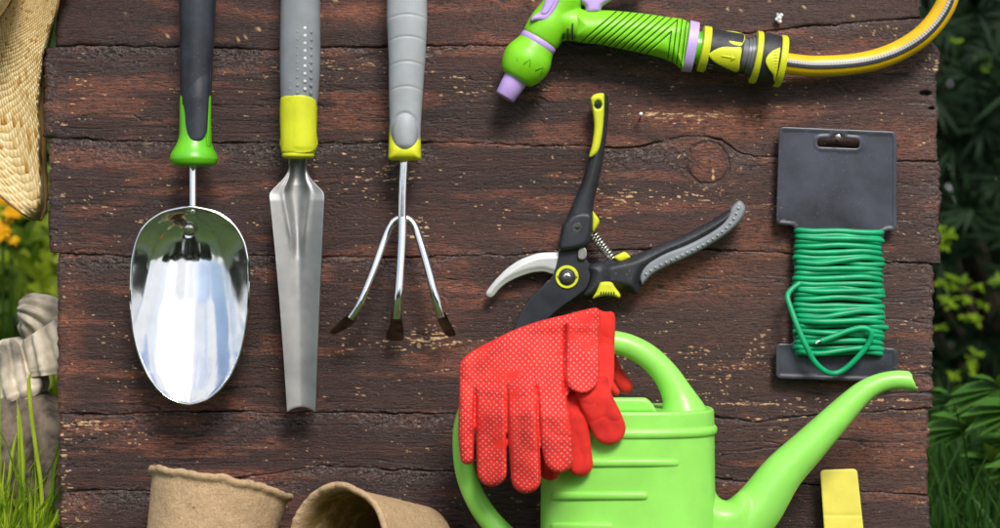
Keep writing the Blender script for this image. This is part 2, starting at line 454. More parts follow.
def leaf_mat(name, c1, c2, rough=0.5, tr=0.25, alt=None):
    m, n, b = nt(name)
    a = N(n, 'ShaderNodeAttribute'); a.attribute_name = 'rnd'
    c = mix(n, a.outputs['Fac'], c1, c2)
    if alt: c = mix(n, rmp(n, a.outputs['Fac'], 0.955, 0.965), c, alt)
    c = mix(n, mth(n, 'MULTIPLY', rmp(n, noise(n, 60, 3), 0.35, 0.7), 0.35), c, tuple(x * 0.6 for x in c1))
    L(n, c, b.inputs['Base Color']); b.inputs['Roughness'].default_value = rough; b.inputs['Specular IOR Level'].default_value = 0.15
    t = N(n, 'ShaderNodeBsdfTranslucent'); L(n, mix(n, 0.5, c, (0.25, 0.4, 0.02)), t.inputs['Color'])
    ms = N(n, 'ShaderNodeMixShader'); ms.inputs[0].default_value = tr
    L(n, b.outputs[0], ms.inputs[1]); L(n, t.outputs[0], ms.inputs[2])
    L(n, ms.outputs[0], n.nodes['Material Output'].inputs['Surface']); return m
M['grass'] = leaf_mat('grass_blade', (0.09, 0.21, 0.010), (0.46, 0.58, 0.04), 0.4, 0.3)
M['grass_dark'] = leaf_mat('grass_blade_painted_shade', (0.012, 0.045, 0.008), (0.035, 0.10, 0.014), 0.5, 0.15)  # darker copy of the grass, with shade put into its colour
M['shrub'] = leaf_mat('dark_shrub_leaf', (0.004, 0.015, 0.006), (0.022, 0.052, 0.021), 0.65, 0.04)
M['shoot'] = leaf_mat('young_shoot', (0.10, 0.20, 0.008), (0.28, 0.42, 0.02), 0.5, 0.3)
M['palm_leaf'] = leaf_mat('lobed_leaf', (0.035, 0.11, 0.015), (0.08, 0.20, 0.03), 0.5, 0.2)
M['garden_leaf'] = leaf_mat('garden_leaf', (0.03, 0.08, 0.006), (0.30, 0.38, 0.02), 0.45, 0.35, alt=(0.35, 0.22, 0.06))
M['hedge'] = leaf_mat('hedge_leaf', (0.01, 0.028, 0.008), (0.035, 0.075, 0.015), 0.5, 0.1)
M['petal'] = leaf_mat('orange_yellow_petal', (0.70, 0.30, 0.005), (0.85, 0.52, 0.01), 0.6, 0.25)
M['stem'] = plain('brown_stem', (0.05, 0.035, 0.02), 0.8, var=0.3, bs=200, bst=0.6)
M['stone'] = plain('pale_ridged_stone', (0.55, 0.48, 0.38), 0.8, var=0.42, vs=25, bs=120, bst=0.8)
M['rock'] = plain('grey_brown_rock', (0.125, 0.095, 0.07), 0.9, var=0.42, vs=70, bs=260, bst=1.0)
def soil():
    m, n, b = nt('lawn_ground')
    c = mix(n, rmp(n, noise(n, 30, 6), 0.4, 0.6), (0.02, 0.05, 0.01), (0.05, 0.11, 0.02))
    c = mix(n, mth(n, 'MULTIPLY', rmp(n, noise(n, 8, 5, off=(1, 2, 3)), 0.5, 0.7), 0.7), c, (0.05, 0.035, 0.02))
    L(n, c, b.inputs['Base Color']); b.inputs['Roughness'].default_value = 0.95; bump(n, b, noise(n, 80, 5), 0.8, 0.02); return m
M['ground'] = soil()

# ------------------------------------------------------------------ ground
V = []; F = []
gxs = np.concatenate([-np.geomspace(60, 3, 8), np.linspace(-2.5, 2.5, 60), np.geomspace(3, 60, 8)])
gys = np.concatenate([-np.geomspace(60, 3, 8), np.linspace(-2.5, 3.5, 70), np.geomspace(4, 60, 8)])
GX, GY = np.meshgrid(gxs, gys)
GZ = (fbm(GX * 3 + 50, GY * 3 + 50, 3, 5) - 0.5) * 0.012
nx = len(gxs); ny = len(gys)
idx = np.arange(nx * ny).reshape(ny, nx)
Q = np.stack([idx[:-1, :-1], idx[:-1, 1:], idx[1:, 1:], idx[1:, :-1]], -1).reshape(-1, 4)
o = fast_obj('ground', np.stack([GX.ravel(), GY.ravel(), GZ.ravel()], 1), Q, M['ground']); tag(o, kind='structure')

# ------------------------------------------------------------------ wooden board
board = thing('wooden_board', 'old dark brown board of rough horizontal planks standing upright in the grass', 'wooden board', (0, 0.014, 0))
seamsx = {
 'top': [(30, -262), (950, -255)],
 's0': [(30, -150), (300, -154), (600, -149), (950, -152)],
 's1': [(30, -52), (300, -50), (600, -55), (950, -50)],
 'A': [(30, 45), (100, 46), (200, 46), (260, 49), (430, 46), (560, 44), (700, 38), (800, 28), (870, 20), (950, 17)],
 'B': [(30, 138), (80, 139), (120, 142), (250, 143), (430, 142), (480, 142), (560, 146), (620, 148), (645, 146), (668, 140), (690, 136), (706, 136), (722, 141), (740, 153), (755, 157), (775, 156), (900, 160), (950, 160)],
 'C': [(30, 253), (57, 253), (130, 258), (250, 256), (330, 258), (470, 255), (560, 252), (640, 250), (770, 251), (830, 256), (880, 262), (950, 266)],
 'D': [(30, 417), (61, 415), (100, 416), (130, 414), (219, 411), (310, 413), (465, 413), (600, 416), (705, 418), (760, 422), (800, 418), (840, 412), (950, 408)],
 'E': [(30, 493), (58, 492), (150, 490), (230, 480), (315, 467), (440, 471), (540, 478), (700, 478), (750, 482), (800, 484), (860, 491), (950, 499)],
 'F': [(30, 575), (950, 580)],
 'bot': [(30, 611), (950, 611)]}
order = ['top', 's0', 's1', 'A', 'B', 'C', 'D', 'E', 'F', 'bot']
edges_lr = [(52, 926), (46, 930), (54, 922), (43, 939), (48, 941), (57, 934), (58, 929), (59, 931), (57, 930)]
order_row = [0]
knots = [(708, 163, 21), (441, 302, 10), (150, 520, 8), (870, 335, 7)]
def seam(k, u):
    p = np.array(seamsx[k], float); s = np.interp(u, p[:, 0], p[:, 1])
    return s + (fbm(u / 28, u * 0 + order.index(k), 3, 3) - 0.5) * 4.5 + (fbm(u / 5, u * 0 + order.index(k), 2, 8) - 0.5) * 1.6
def wood_fields(u, v, e0, e1):
    """height (mm) and masks for wood at (u, v); e0/e1 distances to the upper/lower plank edge"""
    psi = v + 14 * (fbm(u / 230, v / 70, 2, 40) - 0.5) + 2.5 * (fbm(u / 60, v / 14, 2, 41) - 0.5)
    for (ku, kv, kr) in knots:
        dx, dy = (u - ku) / 1.25, v - kv; r2 = dx * dx + dy * dy + 1
        psi = psi - dy * np.clip(kr * kr * 1.0 / r2, 0, 1) * np.exp(-r2 / (kr * 4.5) ** 2)
    g1 = fbm(u / 40, psi / 2.1, 3, 1); g2 = fbm(u / 130, psi / 7, 3, 2)
    h = 0.42 * (g1 - 0.5) + 0.3 * (g2 - 0.5) + 0.9 * (fbm(u / 90, v / 30, 2, 88) - 0.5)
    rn = fbm(u / 130, psi / 8.5, 2, 6); msk = sst(0.44, 0.62, fbm(u / 170, v / 40, 2, 7))
    crack = sst(0.016, 0.003, np.abs(rn - 0.5)) * msk
    rn2 = fbm(u / 60, psi / 4.0, 2, 61); crack2 = sst(0.02, 0.004, np.abs(rn2 - 0.52)) * sst(0.5, 0.65, fbm(u / 60, v / 25, 2, 71)) * 0.6
    crack = np.maximum(crack, crack2)
    h = h - 0.9 * crack
    # crumbly fibres under the upper edge of each plank and around the big knot
    rw = 3 + 20 * sst(0.3, 0.75, fbm(u / 70, v * 0 + 3, 2, 9))
    rough = np.exp(-(e0 / rw) ** 2) * 0.9 + np.exp(-(e1 / 4.0) ** 2) * 0.6
    dk = np.hypot((u - 700) / 70, (v - 155) / 14); rough = np.maximum(rough, 1.0 * np.exp(-dk ** 2) * (v > 138))
    endr = np.exp(-((u - 45) / 18.0) ** 2) + np.exp(-((u - 936) / 18.0) ** 2); rough = np.maximum(rough, endr * 0.55)
    rough = rough * sst(0.2, 0.5, fbm(u / 22, v / 8, 2, 10))
    h = h + rough * 3.2 * (fbm(u / 4.6, v / 2.8, 3, 11) - 0.55)
    # diagonal scratches
    w = (u * 0.64 - v * 0.77)
    sc = sst(0.05, 0.01, np.abs(fbm(w / 3.4, (u + v) / 120, 2, 12) - 0.5)) * sst(0.45, 0.6, fbm(u / 60 + 9, v / 40, 2, 13)) * np.clip(np.exp(-((u - 560) / 130) ** 2 - ((v - 95) / 50) ** 2) + np.exp(-((u - 850) / 90) ** 2 - ((v - 75) / 60) ** 2) + np.exp(-((u - 690) / 70) ** 2 - ((v - 300) / 40) ** 2) + 0.12, 0, 1)
    h = h - 0.35 * sc
    # knots
    for (ku, kv, kr) in knots:
        dx, dy = (u - ku), v - kv; r = np.hypot(dx, dy) + (fbm(u / 9, v / 9, 2, 15) - 0.5) * 4
        if kr > 15:
            ring = np.exp(-((r - kr) / 1.3) ** 2); h = h - 1.5 * ring; crack = np.maximum(crack, ring * 0.75 * sst(0.35, 0.5, fbm(u / 10, v / 10, 2, 44)))
            ins = sst(kr, kr - 3, r); h = h * (1 - 0.5 * ins) + 0.35 * ins * (np.sin(r * 1.7 + 2 * fbm(u / 6, v / 6, 2, 4)) * 0.3)
            rough = rough * (1 - ins)
        else:
            h = h + 0.5 * np.exp(-(r / kr) ** 2) * np.sin(r * 1.5)
    for (hu, hv, ha, hb) in ((926, 93, 6, 2.2), (932, 108, 3, 1.3), (160, 495, 4, 1.6)):
        q = np.hypot((u - hu) / ha, (v - hv) / hb); hh = sst(1.1, 0.7, q); h = h - 5 * hh; crack = np.maximum(crack, hh)
    # plank edges
    e = np.minimum(e0, e1)
    wid = 0.45 + 1.0 * sst(0.35, 0.7, fbm(u / 26, v * 0 + 1, 3, 14))
    sk = 0.35 + 0.65 * sst(0.38, 0.58, fbm(u / 45, v * 0 + 5 + (e0 < e1) * 0, 2, 19)); h = h - 2.2 * sk * np.exp(-(e / wid) ** 2)
    crack = np.maximum(crack, 0.85 * sk * np.exp(-(e / (wid * 0.7)) ** 2))
    crack = np.clip(crack, 0, 1)
    # bare patches
    worn = sst(0.55, 0.72, fbm(u / 95, v / 16, 3, 20)) * 0.65
    for (a, b_, c_, d_, k) in ((690, 118, 62, 13, 1.1), (735, 130, 40, 12, 0.8), (640, 288, 90, 14, .9), (365, 12, 48, 12, .9), (905, 140, 45, 22, .8), (690, 265, 60, 12, .8), (100, 424, 34, 6, 1.2), (70, 325, 14, 60, .6), (560, 235, 60, 10, .7), (880, 455, 60, 18, .7), (440, 280, 30, 50, .5), (760, 230, 50, 14, .6), (708, 163, 18, 16, .9), (75, 505, 20, 14, 0.8), (240, 477, 60, 7, 1.1), (500, 35, 60, 30, .3)):
        worn = worn + k * np.exp(-((u - a) / c_) ** 2 - ((v - b_) / d_) ** 2)
    cm = 0.03 + 0.38 * sst(0.52, 0.78, fbm(u / 60, v / 18, 2, 23))
    for (a, b_, c_, d_, k) in ((405, 172, 22, 12, .75), (418, 235, 10, 34, .8), (430, 341, 45, 10, 1.0), (80, 423, 26, 4, 1.1), (66, 300, 7, 100, .35), (64, 480, 7, 40, .5), (640, 205, 55, 8, .45), (85, 200, 28, 12, .5), (80, 90, 26, 24, .35), (460, 78, 14, 6, .8), (935, 62, 9, 12, 1.0), (700, 118, 60, 8, .3), (870, 400, 60, 2.0, 1.6), (740, 404, 45, 1.5, 1.2), (330, 68, 60, 8, .4), (205, 92, 40, 6, .4), (935, 470, 7, 30, .6), (830, 110, 80, 5, .3), (745, 365, 60, 30, .15), (130, 190, 60, 10, .35), (325, 180, 40, 20, .3), (690, 116, 70, 6, .7), (655, 195, 40, 5, .8), (610, 60, 50, 10, .2), (880, 408, 50, 3, 1.0), (350, 350, 30, 6, .5)):
        cm = cm + k * np.exp(-((u - a) / c_) ** 2 - ((v - b_) / d_) ** 2)
    cn = fbm(u / 7.0, psi / 1.25, 3, 24)
    chip = sst(0.83 - 0.25 * np.clip(cm, 0, 1.2), 0.90 - 0.25 * np.clip(cm, 0, 1.2), cn)
    chip = chip * (1 - crack)
    h = h - 0.25 * chip
    dry_sheen = -0.03 + 0.52 * sst(300, 850, u + 0.6 * (200 - v)) + 0.30 * (vn(v * 0 + order_row[0] * 3.7, v * 0, 91) - 0.5) + 0.4 * (fbm(u / 80, v / 25, 2, 26) - 0.5)  # light sheen painted in toward upper right, plus uneven weathering
    return h, np.clip(worn, 0, 1), chip, np.clip(rough, 0, 1), crack, np.clip(dry_sheen, 0, 0.9)
for i in range(len(order) - 1):
    fine = 3 <= i <= 7
    step = 0.85 if fine else 2.6
    le, re = edges_lr[i]
    nu = int((re - le) / step); nv = int((np.mean([p[1] for p in seamsx[order[i + 1]]]) - np.mean([p[1] for p in seamsx[order[i]]])) / step)
    s = np.linspace(0, 1, nu); t = np.linspace(0, 1, nv)
    Sg, Tg = np.meshgrid(s, t)
    tv = Tg * (nv * step)
    l_ = le + (fbm(tv / 9, tv * 0 + i, 3, 30) - 0.5) * 4.5 + (fbm(tv / 3.1, tv * 0 + i, 3, 31) - 0.5) * 1.4
    r_ = re + (fbm(tv / 9, tv * 0 + i, 3, 32) - 0.5) * 6 + (fbm(tv / 3.1, tv * 0 + i, 3, 33) - 0.5) * 1.6
    if i == 3: r_ = r_ - 13 * sst(28, 0, tv)
    # slightly uneven corners
    u = l_ + (r_ - l_) * Sg
    a = seam(order[i], u) + 0.10 + 1.5 * sst(60, 46, u) ; b_ = seam(order[i + 1], u) - 0.10 - 1.5 * sst(62, 46, u)
    v = a + (b_ - a) * Tg
    e0 = v - a; e1 = b_ - v
    order_row[0] = i
    h, worn, chip, rough, crack, dry_sheen = wood_fields(u, v, e0, e1)
    ee = np.minimum(u - l_, r_ - u); h = h - 2.4 * np.exp(-(ee / 1.7) ** 2)
    dd = -0.0012 + h * 0.001 * 0.8 + (fbm(u / 200, v / 90, 2, 50 + i) - 0.5) * 0.002
    dd = np.minimum(dd, 0.0005)
    front = np.stack([(u - 500) * S, -dd, CZ + (264 - v) * S], -1)
    # wrap: rim rows pushed back to the rear face
    back = front.copy(); back[..., 1] = 0.028
    G = np.arange(nu * nv).reshape(nv, nu)
    Fq = np.stack([G[:-1, :-1], G[1:, :-1], G[1:, 1:], G[:-1, 1:]], -1).reshape(-1, 4)
    loop = np.concatenate([G[0, :], G[1:, -1], G[-1, -2::-1], G[-2:0:-1, 0]])
    nb = len(loop); nf = nu * nv
    rim = back.reshape(-1, 3)[loop]
    lo2 = np.roll(loop, -1); ri = np.arange(nf, nf + nb); ri2 = np.roll(ri, -1)
    Fs = np.stack([loop, lo2, ri2, ri], -1)
    # rear face: strip of quads between the top rim row and the bottom rim row
    topi = nf + np.arange(nu); boti = nf + (nu + nv - 2) + np.arange(nu)[::-1]
    Fb = np.stack([topi[:-1], topi[1:], boti[1:], boti[:-1]], -1)
    VV = np.vstack([front.reshape(-1, 3), rim])
    def ext(x, c=0.0): return np.concatenate([x.ravel(), np.full(nb, c)])
    fast_obj('plank', VV, np.vstack([Fq, Fs, Fb]), M['wood'], board,
             attrs={'worn': ext(worn), 'chip': ext(chip), 'rough': ext(rough), 'crack': ext(crack), 'dry_sheen': ext(dry_sheen, .2)})
def box_geo(x0, x1, y0, y1, z0, z1):
    V = np.array([(x, y, z) for x in (x0, x1) for y in (y0, y1) for z in (z0, z1)])
    return V, [(0, 1, 3, 2), (4, 6, 7, 5), (0, 4, 5, 1), (2, 3, 7, 6), (0, 2, 6, 4), (1, 5, 7, 3)]
for bx in (-0.24, 0.22):
    V, F = box_geo(bx - 0.03, bx + 0.03, 0.0285, 0.055, 0.0, 0.63); ob = mesh_obj('batten', V, F, M['raw_wood'], board, smooth=False)
    V, F = tube_geo([(bx, 0.058, 0.5), (bx, 0.30, 0.0)], [0.018, 0.018], seg=4, smooth=1); mesh_obj('brace', V, F, M['raw_wood'], board, smooth=False)

# ------------------------------------------------------------------ nails and small bits on the board
def nail(u, v, label, r=1.7, ln=0.011, tilt=(0.3, 1.2), mat='nail', group='nails in the board'):
    a = P(u - tilt[0] * 5, v + tilt[1] * 5, -0.004); b = P(u, v, ln)
    t = thing('nail', label, 'nail', P(u, v, 0), group)
    tube('shaft', [a, b], [0.0007, 0.0007], M[mat], t, smooth=1, seg=10)
    dr = (b - a).normalized()
    tube('head', [b - dr * 0.0004, b, b + dr * 0.0006, b + dr * 0.0009], [r * S * 0.6, r * S, r * S, r * S * 0.6], M[mat], t, smooth=1, seg=16)
nail(641, 114, 'small bare steel nail sticking out right of the pruner handle', 2.0)
nail(838, 137, 'steel nail through the slot of the dark wire card', 2.6, 0.016, (0.0, 0.2))
sp_ = []
for (du, dv, rr) in ((0, 0, 4.0), (3, -4, 3.0), (-3, 2, 3), (1, 5, 3.2), (-2, -5, 2.2)):
    t_ = np.linspace(0, np.pi, 7)
    V, F = tube_geo([P(779 + du * 0.7, 18 + dv * 0.7, 0.003 - 0.006 * 0 + rr * S * 0.7 * math.cos(q)) for q in t_[::-1]], [max(1e-5, rr * S * 0.75 * math.sin(q)) for q in t_], seg=10, smooth=1)
    sp_.append((V, F))
V, F = join_geo(sp_); o = mesh_obj('paint_blob', V, F, M['white_paint']); tag(o, 'small white blob stuck on the board above the hose coupling', 'paint blob')

# ------------------------------------------------------------------ scoop trowel
def axis_handle(p_list, d, mat, name, parent, sq=(1, 1), seg=56, smooth=5, sharp=50):
    """tube from (u, v, radius) rows"""
    return tube(name, [P(u, v, d) for u, v, r in p_list], [r * S for u, v, r in p_list], mat, parent, seg=seg, smooth=smooth, sq=sq, sharp=sharp)
t = thing('scoop_trowel', 'wide polished steel scoop with dark handle and green collar', 'garden scoop', P(190, 404, 0))
axis_handle([(199, -128, 3), (199, -127, 10), (199, -120, 15), (199, -90, 18.5), (198.5, -40, 17.5), (197.5, 0, 17.8), (197, 40, 16.6), (196, 80, 15.6), (195.5, 110, 14.6), (195, 128, 13.8)], 0.030, M['charcoal'], 'grip', t)
# grip front tongue
V, F = sheet_geo([(182.5, 60), (209, 60), (209, 95), (207.5, 120), (206.5, 132), (202, 139.5), (195, 141.5), (188, 139.5), (183.2, 132), (182.6, 120), (182, 95)],
    lambda u, v, s: 0.0305 + np.sqrt(np.clip(15.6 ** 2 - (u - 195.6) ** 2, 1, None)) * S - 0.0008 - 0.0017 * sst(100, 70, v) + puff(0.0013, 2)(s), lambda u, v, s: 0.034 + 0 * u, sp=1.5)
weld(mesh_obj('grip_tongue', V, F, M['charcoal'], t))
axis_handle([(196, 97, 14.4), (195.6, 110, 15.0), (195.4, 130, 15.3), (195, 140, 16.2), (194.5, 148, 19), (194.2, 154, 22.2), (194, 158, 23.4), (194, 161, 23.0), (194, 164.5, 21), (194, 166, 17), (194, 166.4, 4)], 0.030, M['green_collar'], 'collar', t)
for sx_ in (-1, 1):
    V, F = sheet_geo([(195.5 + sx_ * 13.6, 98), (195.5 + sx_ * 15.6, 97), (195.3 + sx_ * 15.8, 120), (195.3 + sx_ * 16.2, 145), (195.3 + sx_ * 11.5, 145), (195.3 + sx_ * 12.3, 128), (195.3 + sx_ * 13.0, 112)],
        lambda u, v, s: 0.0300 + np.sqrt(np.clip(16.6 ** 2 - (u - 195.4) ** 2, 1, None)) * S + puff(0.0006, 1)(s), lambda u, v, s: 0.028 + 0 * u, sp=1.5)
    weld(mesh_obj('collar_edge', V, F, M['green_collar'], t))
tube('shaft', [P(193, 160, 0.0250), P(193, 190, 0.0270), P(193, 211, 0.0295), P(193, 212, 0.0290)], [3.5 * S] * 4, M['chrome'], t, seg=24)
lf = np.array([(207, 190.5, 2), (209, 178, 15), (212, 166.5, 27), (220, 152.5, 41.5), (230, 142, 51.6), (243, 136, 57), (260, 132.3, 59.5), (285, 131, 59.6), (310, 131.8, 58), (335, 135.5, 54), (355, 141.2, 49), (375, 149.5, 41), (390, 160.5, 31), (399, 172, 20), (403, 182, 10), (404, 189, 2)], float)
vv = lf[:, 0]; cx = lf[:, 1] + lf[:, 2]
cx = np.interp(vv, [207, 240, 300, 404], [190.5, 191, 190.2, 188]); Lx = np.array([190, 177, 164, 150.5, 141.5, 136, 132.3, 130.8, 131, 134, 139, 147.5, 158.5, 170, 180, 187]); Rx = np.array([192, 204, 216, 229, 238, 244.5, 248, 249, 247.5, 244, 239.5, 231, 219.5, 208, 198, 190])
tt = np.linspace(0, 1, 90) ; vs_ = 207 + (404 - 207) * (0.5 - 0.5 * np.cos(np.pi * tt))
ql = np.interp(vs_, vv, Lx); qr = np.interp(vs_, vv, Rx)
def smooth1(a, k=2):
    for _ in range(k): a = np.concatenate([a[:1], (a[:-2] + 2 * a[1:-1] + a[2:]) / 4, a[-1:]])
    return a
ql = smooth1(ql); qr = smooth1(qr)
ss = np.sin(np.linspace(-np.pi / 2, np.pi / 2, 61))
rim_d = np.interp(vs_, [207, 300, 404], [0.034, 0.036, 0.040])
dep = np.interp(vs_, [207, 212, 222, 235, 260, 300, 350, 390, 404], [0.000, 0.012, 0.021, 0.0255, 0.026, 0.0215, 0.0135, 0.005, 0.0]); dep = smooth1(dep, 4)
U = ql[:, None] + (qr - ql)[:, None] * (ss[None, :] + 1) / 2
Vv = np.repeat(vs_[:, None], 61, 1)
Dd = rim_d[:, None] - dep[:, None] * (1 - np.abs(ss[None, :]) ** 2.3)
Dd = Dd + 0.0007 * (fbm(ss[None, :] * 4.5 + 9 + 0.6 * tt[:, None], tt[:, None] * 1.6 + 0 * ss[None, :], 3, 66) - 0.5) * sst(0.1, 0.3, tt)[:, None] * (1 - np.abs(ss[None, :]) ** 4)
Dd = Dd - 0.0016 * np.exp(-(((U - 189) / 8) ** 2 + ((Vv - 229) / 7) ** 2) ** 2) * 1.0
VV = PN(U.ravel(), Vv.ravel(), Dd.ravel())
G = np.arange(90 * 61).reshape(90, 61)
Fq = np.stack([G[:-1, :-1], G[1:, :-1], G[1:, 1:], G[:-1, 1:]], -1).reshape(-1, 4)
ob = fast_obj('scoop_blade', VV, Fq, M['chrome'], t)
m_ = ob.modifiers.new('thick', 'SOLIDIFY'); m_.thickness = 0.0012; m_.offset = -1
rp = [P(a_, b_, c_) for a_, b_, c_ in zip(np.concatenate([ql[1:-1:3], qr[-2:0:-3]]), np.concatenate([vs_[1:-1:3], vs_[-2:0:-3]]), np.concatenate([rim_d[1:-1:3], rim_d[-2:0:-3]]))]
tube('rim', rp + rp[:1], [0.0010] * (len(rp) + 1), M['chrome'], t, seg=8, smooth=2)
lathe('rivet', P(189, 229, 0.0128), P(189, 229, 0.020), [(0, 5.5), (0.8, 5.2), (1.4, 4), (1.7, 1)], M['steel'], t, seg=24)

# ------------------------------------------------------------------ narrow trowel
t = thing('narrow_trowel', 'narrow matte steel trowel with grey dotted handle and yellow collar', 'hand trowel', P(300, 412, 0))
axis_handle([(301, -128, 3), (301, -126, 10), (301, -118, 16), (301, -80, 20), (301, -40, 18.5), (300.5, 0, 19.3), (300.3, 40, 19.8), (300, 70, 19.6), (299.6, 90, 18.8), (299.2, 104, 17.8), (299, 125, 16)], 0.028, M['dark_grey_grip'], 'grip', t, sq=(0.85, 1))
axis_handle([(298.8, 99, 17.2), (298.7, 101, 18.0), (298.5, 115, 18.2), (298.4, 135, 17.6), (298.2, 148, 17.0), (298.2, 152, 16.4), (298.2, 153.5, 15.6), (298.2, 155, 15.9), (298.2, 157, 15.2), (298.2, 158.5, 12), (298.2, 158.7, 3)], 0.028, M['yellow_rubber'], 'collar', t, sq=(0.9, 1))
V, F = sheet_geo([(281.6, 104), (284, 99), (291, 96), (299, 95), (307, 96), (314, 99), (316.2, 104), (316, 125), (315.0, 150), (282.4, 150), (281.8, 125)],
    lambda u, v, s: 0.0275 + np.sqrt(np.clip(np.interp(v, [95, 150], [19.4, 17.9]) ** 2 - (u - 298.8) ** 2, 1, None)) * S * 0.9 - 0.0008 * sst(146, 151, v) + puff(0.0004, 1.5)(s), lambda u, v, s: 0.028 + 0 * u, sp=1.6)
weld(mesh_obj('collar_tongue', V, F, M['yellow_rubber'], t))
dp = []; dpl = []
for ci, cu in enumerate((290.5, 297.5, 305, 311)):
    for k in range(9):
        vq = 28 + 7.6 * k + (3.8 if ci % 2 else 0)
        dz = math.sqrt(19.7 ** 2 - (cu - 300.3) ** 2) * S * 0.85 + 0.028
        g = tube_geo([P(cu, vq, dz - 0.0005), P(cu, vq, dz + 0.0001), P(cu, vq, dz + 0.0003)], [1.7 * S, 1.5 * S, 0.7 * S], seg=12, smooth=1)
        o = mesh_obj('grip_dot', g[0], [f[::-1] for f in g[1]], M['light_dot'] if ci == 2 else M['dark_grey_grip'], t)
# blade
lv = [158, 164, 170, 176, 180, 185, 189, 193, 200, 215, 250, 300, 350, 400, 409, 412]
lL = [290, 289.6, 288.6, 285.5, 282, 277, 273, 269.5, 269.8, 271.5, 275, 279.5, 283.2, 286.6, 287.2, 287.4]
lR = [305.5, 305.8, 306.6, 309, 312, 316.5, 320.5, 323.8, 324, 323.2, 321.5, 319.3, 317.2, 315.6, 315.2, 315]
vs_ = np.concatenate([np.linspace(157, 200, 44), np.linspace(202, 412, 90)]); ql = np.interp(vs_, lv, lL); qr = np.interp(vs_, lv, lR); ql = smooth1(ql, 4); qr = smooth1(qr, 4)
s_ = np.linspace(-1, 1, 49)
U = ql[:, None] + (qr - ql)[:, None] * (s_ + 1) / 2
end = sst(385, 412, vs_)[:, None]
Vv = vs_[:, None] - end * 5.0 * (1 - np.abs(s_) ** 2)[None, :]
base_d = np.interp(vs_, [157, 180, 200, 300, 412], [0.0215, 0.0250, 0.0280, 0.0295, 0.0315])[:, None]
chw = np.interp(vs_, [157, 180, 195, 240, 300], [1.0, 0.55, 0.42, 0.22, 0.12])[:, None]
ch = np.exp(-(np.abs(s_)[None, :] / chw) ** 2.5) * np.interp(vs_, [157, 180, 225, 260, 300], [0.0070, 0.0058, 0.0036, 0.0006, 0.0])[:, None]
dish = np.interp(vs_, [157, 185, 200, 250, 412], [0.0, 0.001, 0.0034, 0.0042, 0.0030])[:, None] * (1 - np.abs(s_)[None, :] ** 1.6)
rid = 0.0018 * np.exp(-((np.abs(s_)[None, :] - chw * 1.05) / 0.14) ** 2) * sst(160, 180, vs_)[:, None] * sst(262, 225, vs_)[:, None]
Dd = base_d - ch - dish + rid
G = np.arange(U.size).reshape(U.shape); Fq = np.stack([G[:-1, :-1], G[1:, :-1], G[1:, 1:], G[:-1, 1:]], -1).reshape(-1, 4)
ob = fast_obj('blade', PN(U.ravel(), Vv.ravel(), Dd.ravel()), Fq, M['matte_steel'], t)
m_ = ob.modifiers.new('thick', 'SOLIDIFY'); m_.thickness = 0.0016; m_.offset = -1
m_ = ob.modifiers.new('bev', 'BEVEL'); m_.width = 0.0003; m_.segments = 2; m_.limit_method = 'ANGLE'

# ------------------------------------------------------------------ three-tine cultivator
t = thing('hand_cultivator', 'three-pronged steel hand rake with light grey handle and thumb rest', 'hand rake', P(400, 340, 0))
def gr(u, v):
    r = 0
    for vc in (18, 40, 65, 90):
        r = r + np.exp(-((v - (vc - ((u - 406) / 20) ** 2 * -6 + 6 * 0)) / 0.9) ** 2)
    return r
gw_v = [-128, -126, -118, -90, -50, 0, 20, 60, 100, 130, 145, 150, 152]
gw_r = [3, 10, 15, 20, 18, 20, 20.2, 18.3, 16.6, 15.4, 14.8, 12, 5]
vs_ = np.concatenate([np.linspace(-128, 0, 40), np.arange(0.8, 152.3, 0.8)]); rr = np.interp(vs_, gw_v, gw_r); rr = smooth1(rr, 3)
th = np.linspace(0, 2 * np.pi, 84, endpoint=False)
cx = np.interp(vs_, [-128, 0, 60, 100, 150], [407, 407, 407, 405.6, 405])
U = cx[:, None] + rr[:, None] * np.sin(th)[None, :]; Dp = rr[:, None] * np.cos(th)[None, :] * 0.9
Vv = np.repeat(vs_[:, None], 84, 1)
gro = 0
for vc in (14, 36, 61, 86): gro = gro + np.exp(-((Vv - (vc + 4.5 * np.cos(th)[None, :] * 0 + 5.5 * (np.sin(th)[None, :] ** 2))) / 1.0) ** 2) * (np.cos(th)[None, :] > -0.2)
Dd = 0.029 + Dp * S - 0.00045 * gro
bmpd = np.clip(1 - (((U - 405) / 13) ** 2 + ((Vv - 133) / 19) ** 2), 0, 1) ** 0.5 * (np.cos(th)[None, :] > 0)
moat = np.exp(-((np.sqrt(((U - 405) / 13) ** 2 + ((Vv - 133) / 19) ** 2) - 1.05) / 0.10) ** 2) * (np.cos(th)[None, :] > 0)
Dd = Dd + 0.0035 * bmpd - 0.0009 * moat
G = np.arange(U.size).reshape(U.shape); G2 = np.roll(G, -1, 1)
Fq = np.stack([G[:-1], G2[:-1], G2[1:], G[1:]], -1).reshape(-1, 4)[:, ::-1]
fast_obj('grip', PN(U.ravel(), Vv.ravel(), Dd.ravel()), Fq, M['grey_grip'], t)
sheet('collar', rrect([(389.5, 118), (392, 118), (418, 118), (420.2, 118), (421, 150), (421.5, 160.5), (388, 160.5), (388.5, 150)], 4), lambda u, v, s: 0.0305 + puff(0.0085, 9)(s) - 0.004 * sst(150, 135, v), lambda u, v, s: 0.029 - puff(0.008, 9)(s), M['yellow_rubber'], t, sp=1.5, curve=False)
tube('shaft', [P(404, 158, 0.0245), P(402.5, 190, 0.0262), P(402, 217, 0.0275)], [4.3 * S] * 3, M['chrome'], t, seg=24)
def tine(pts, r=3.9, mat='chrome'): return tube('tine', [P(*p) for p in pts], [r * S] * len(pts), M[mat], t, seg=18)
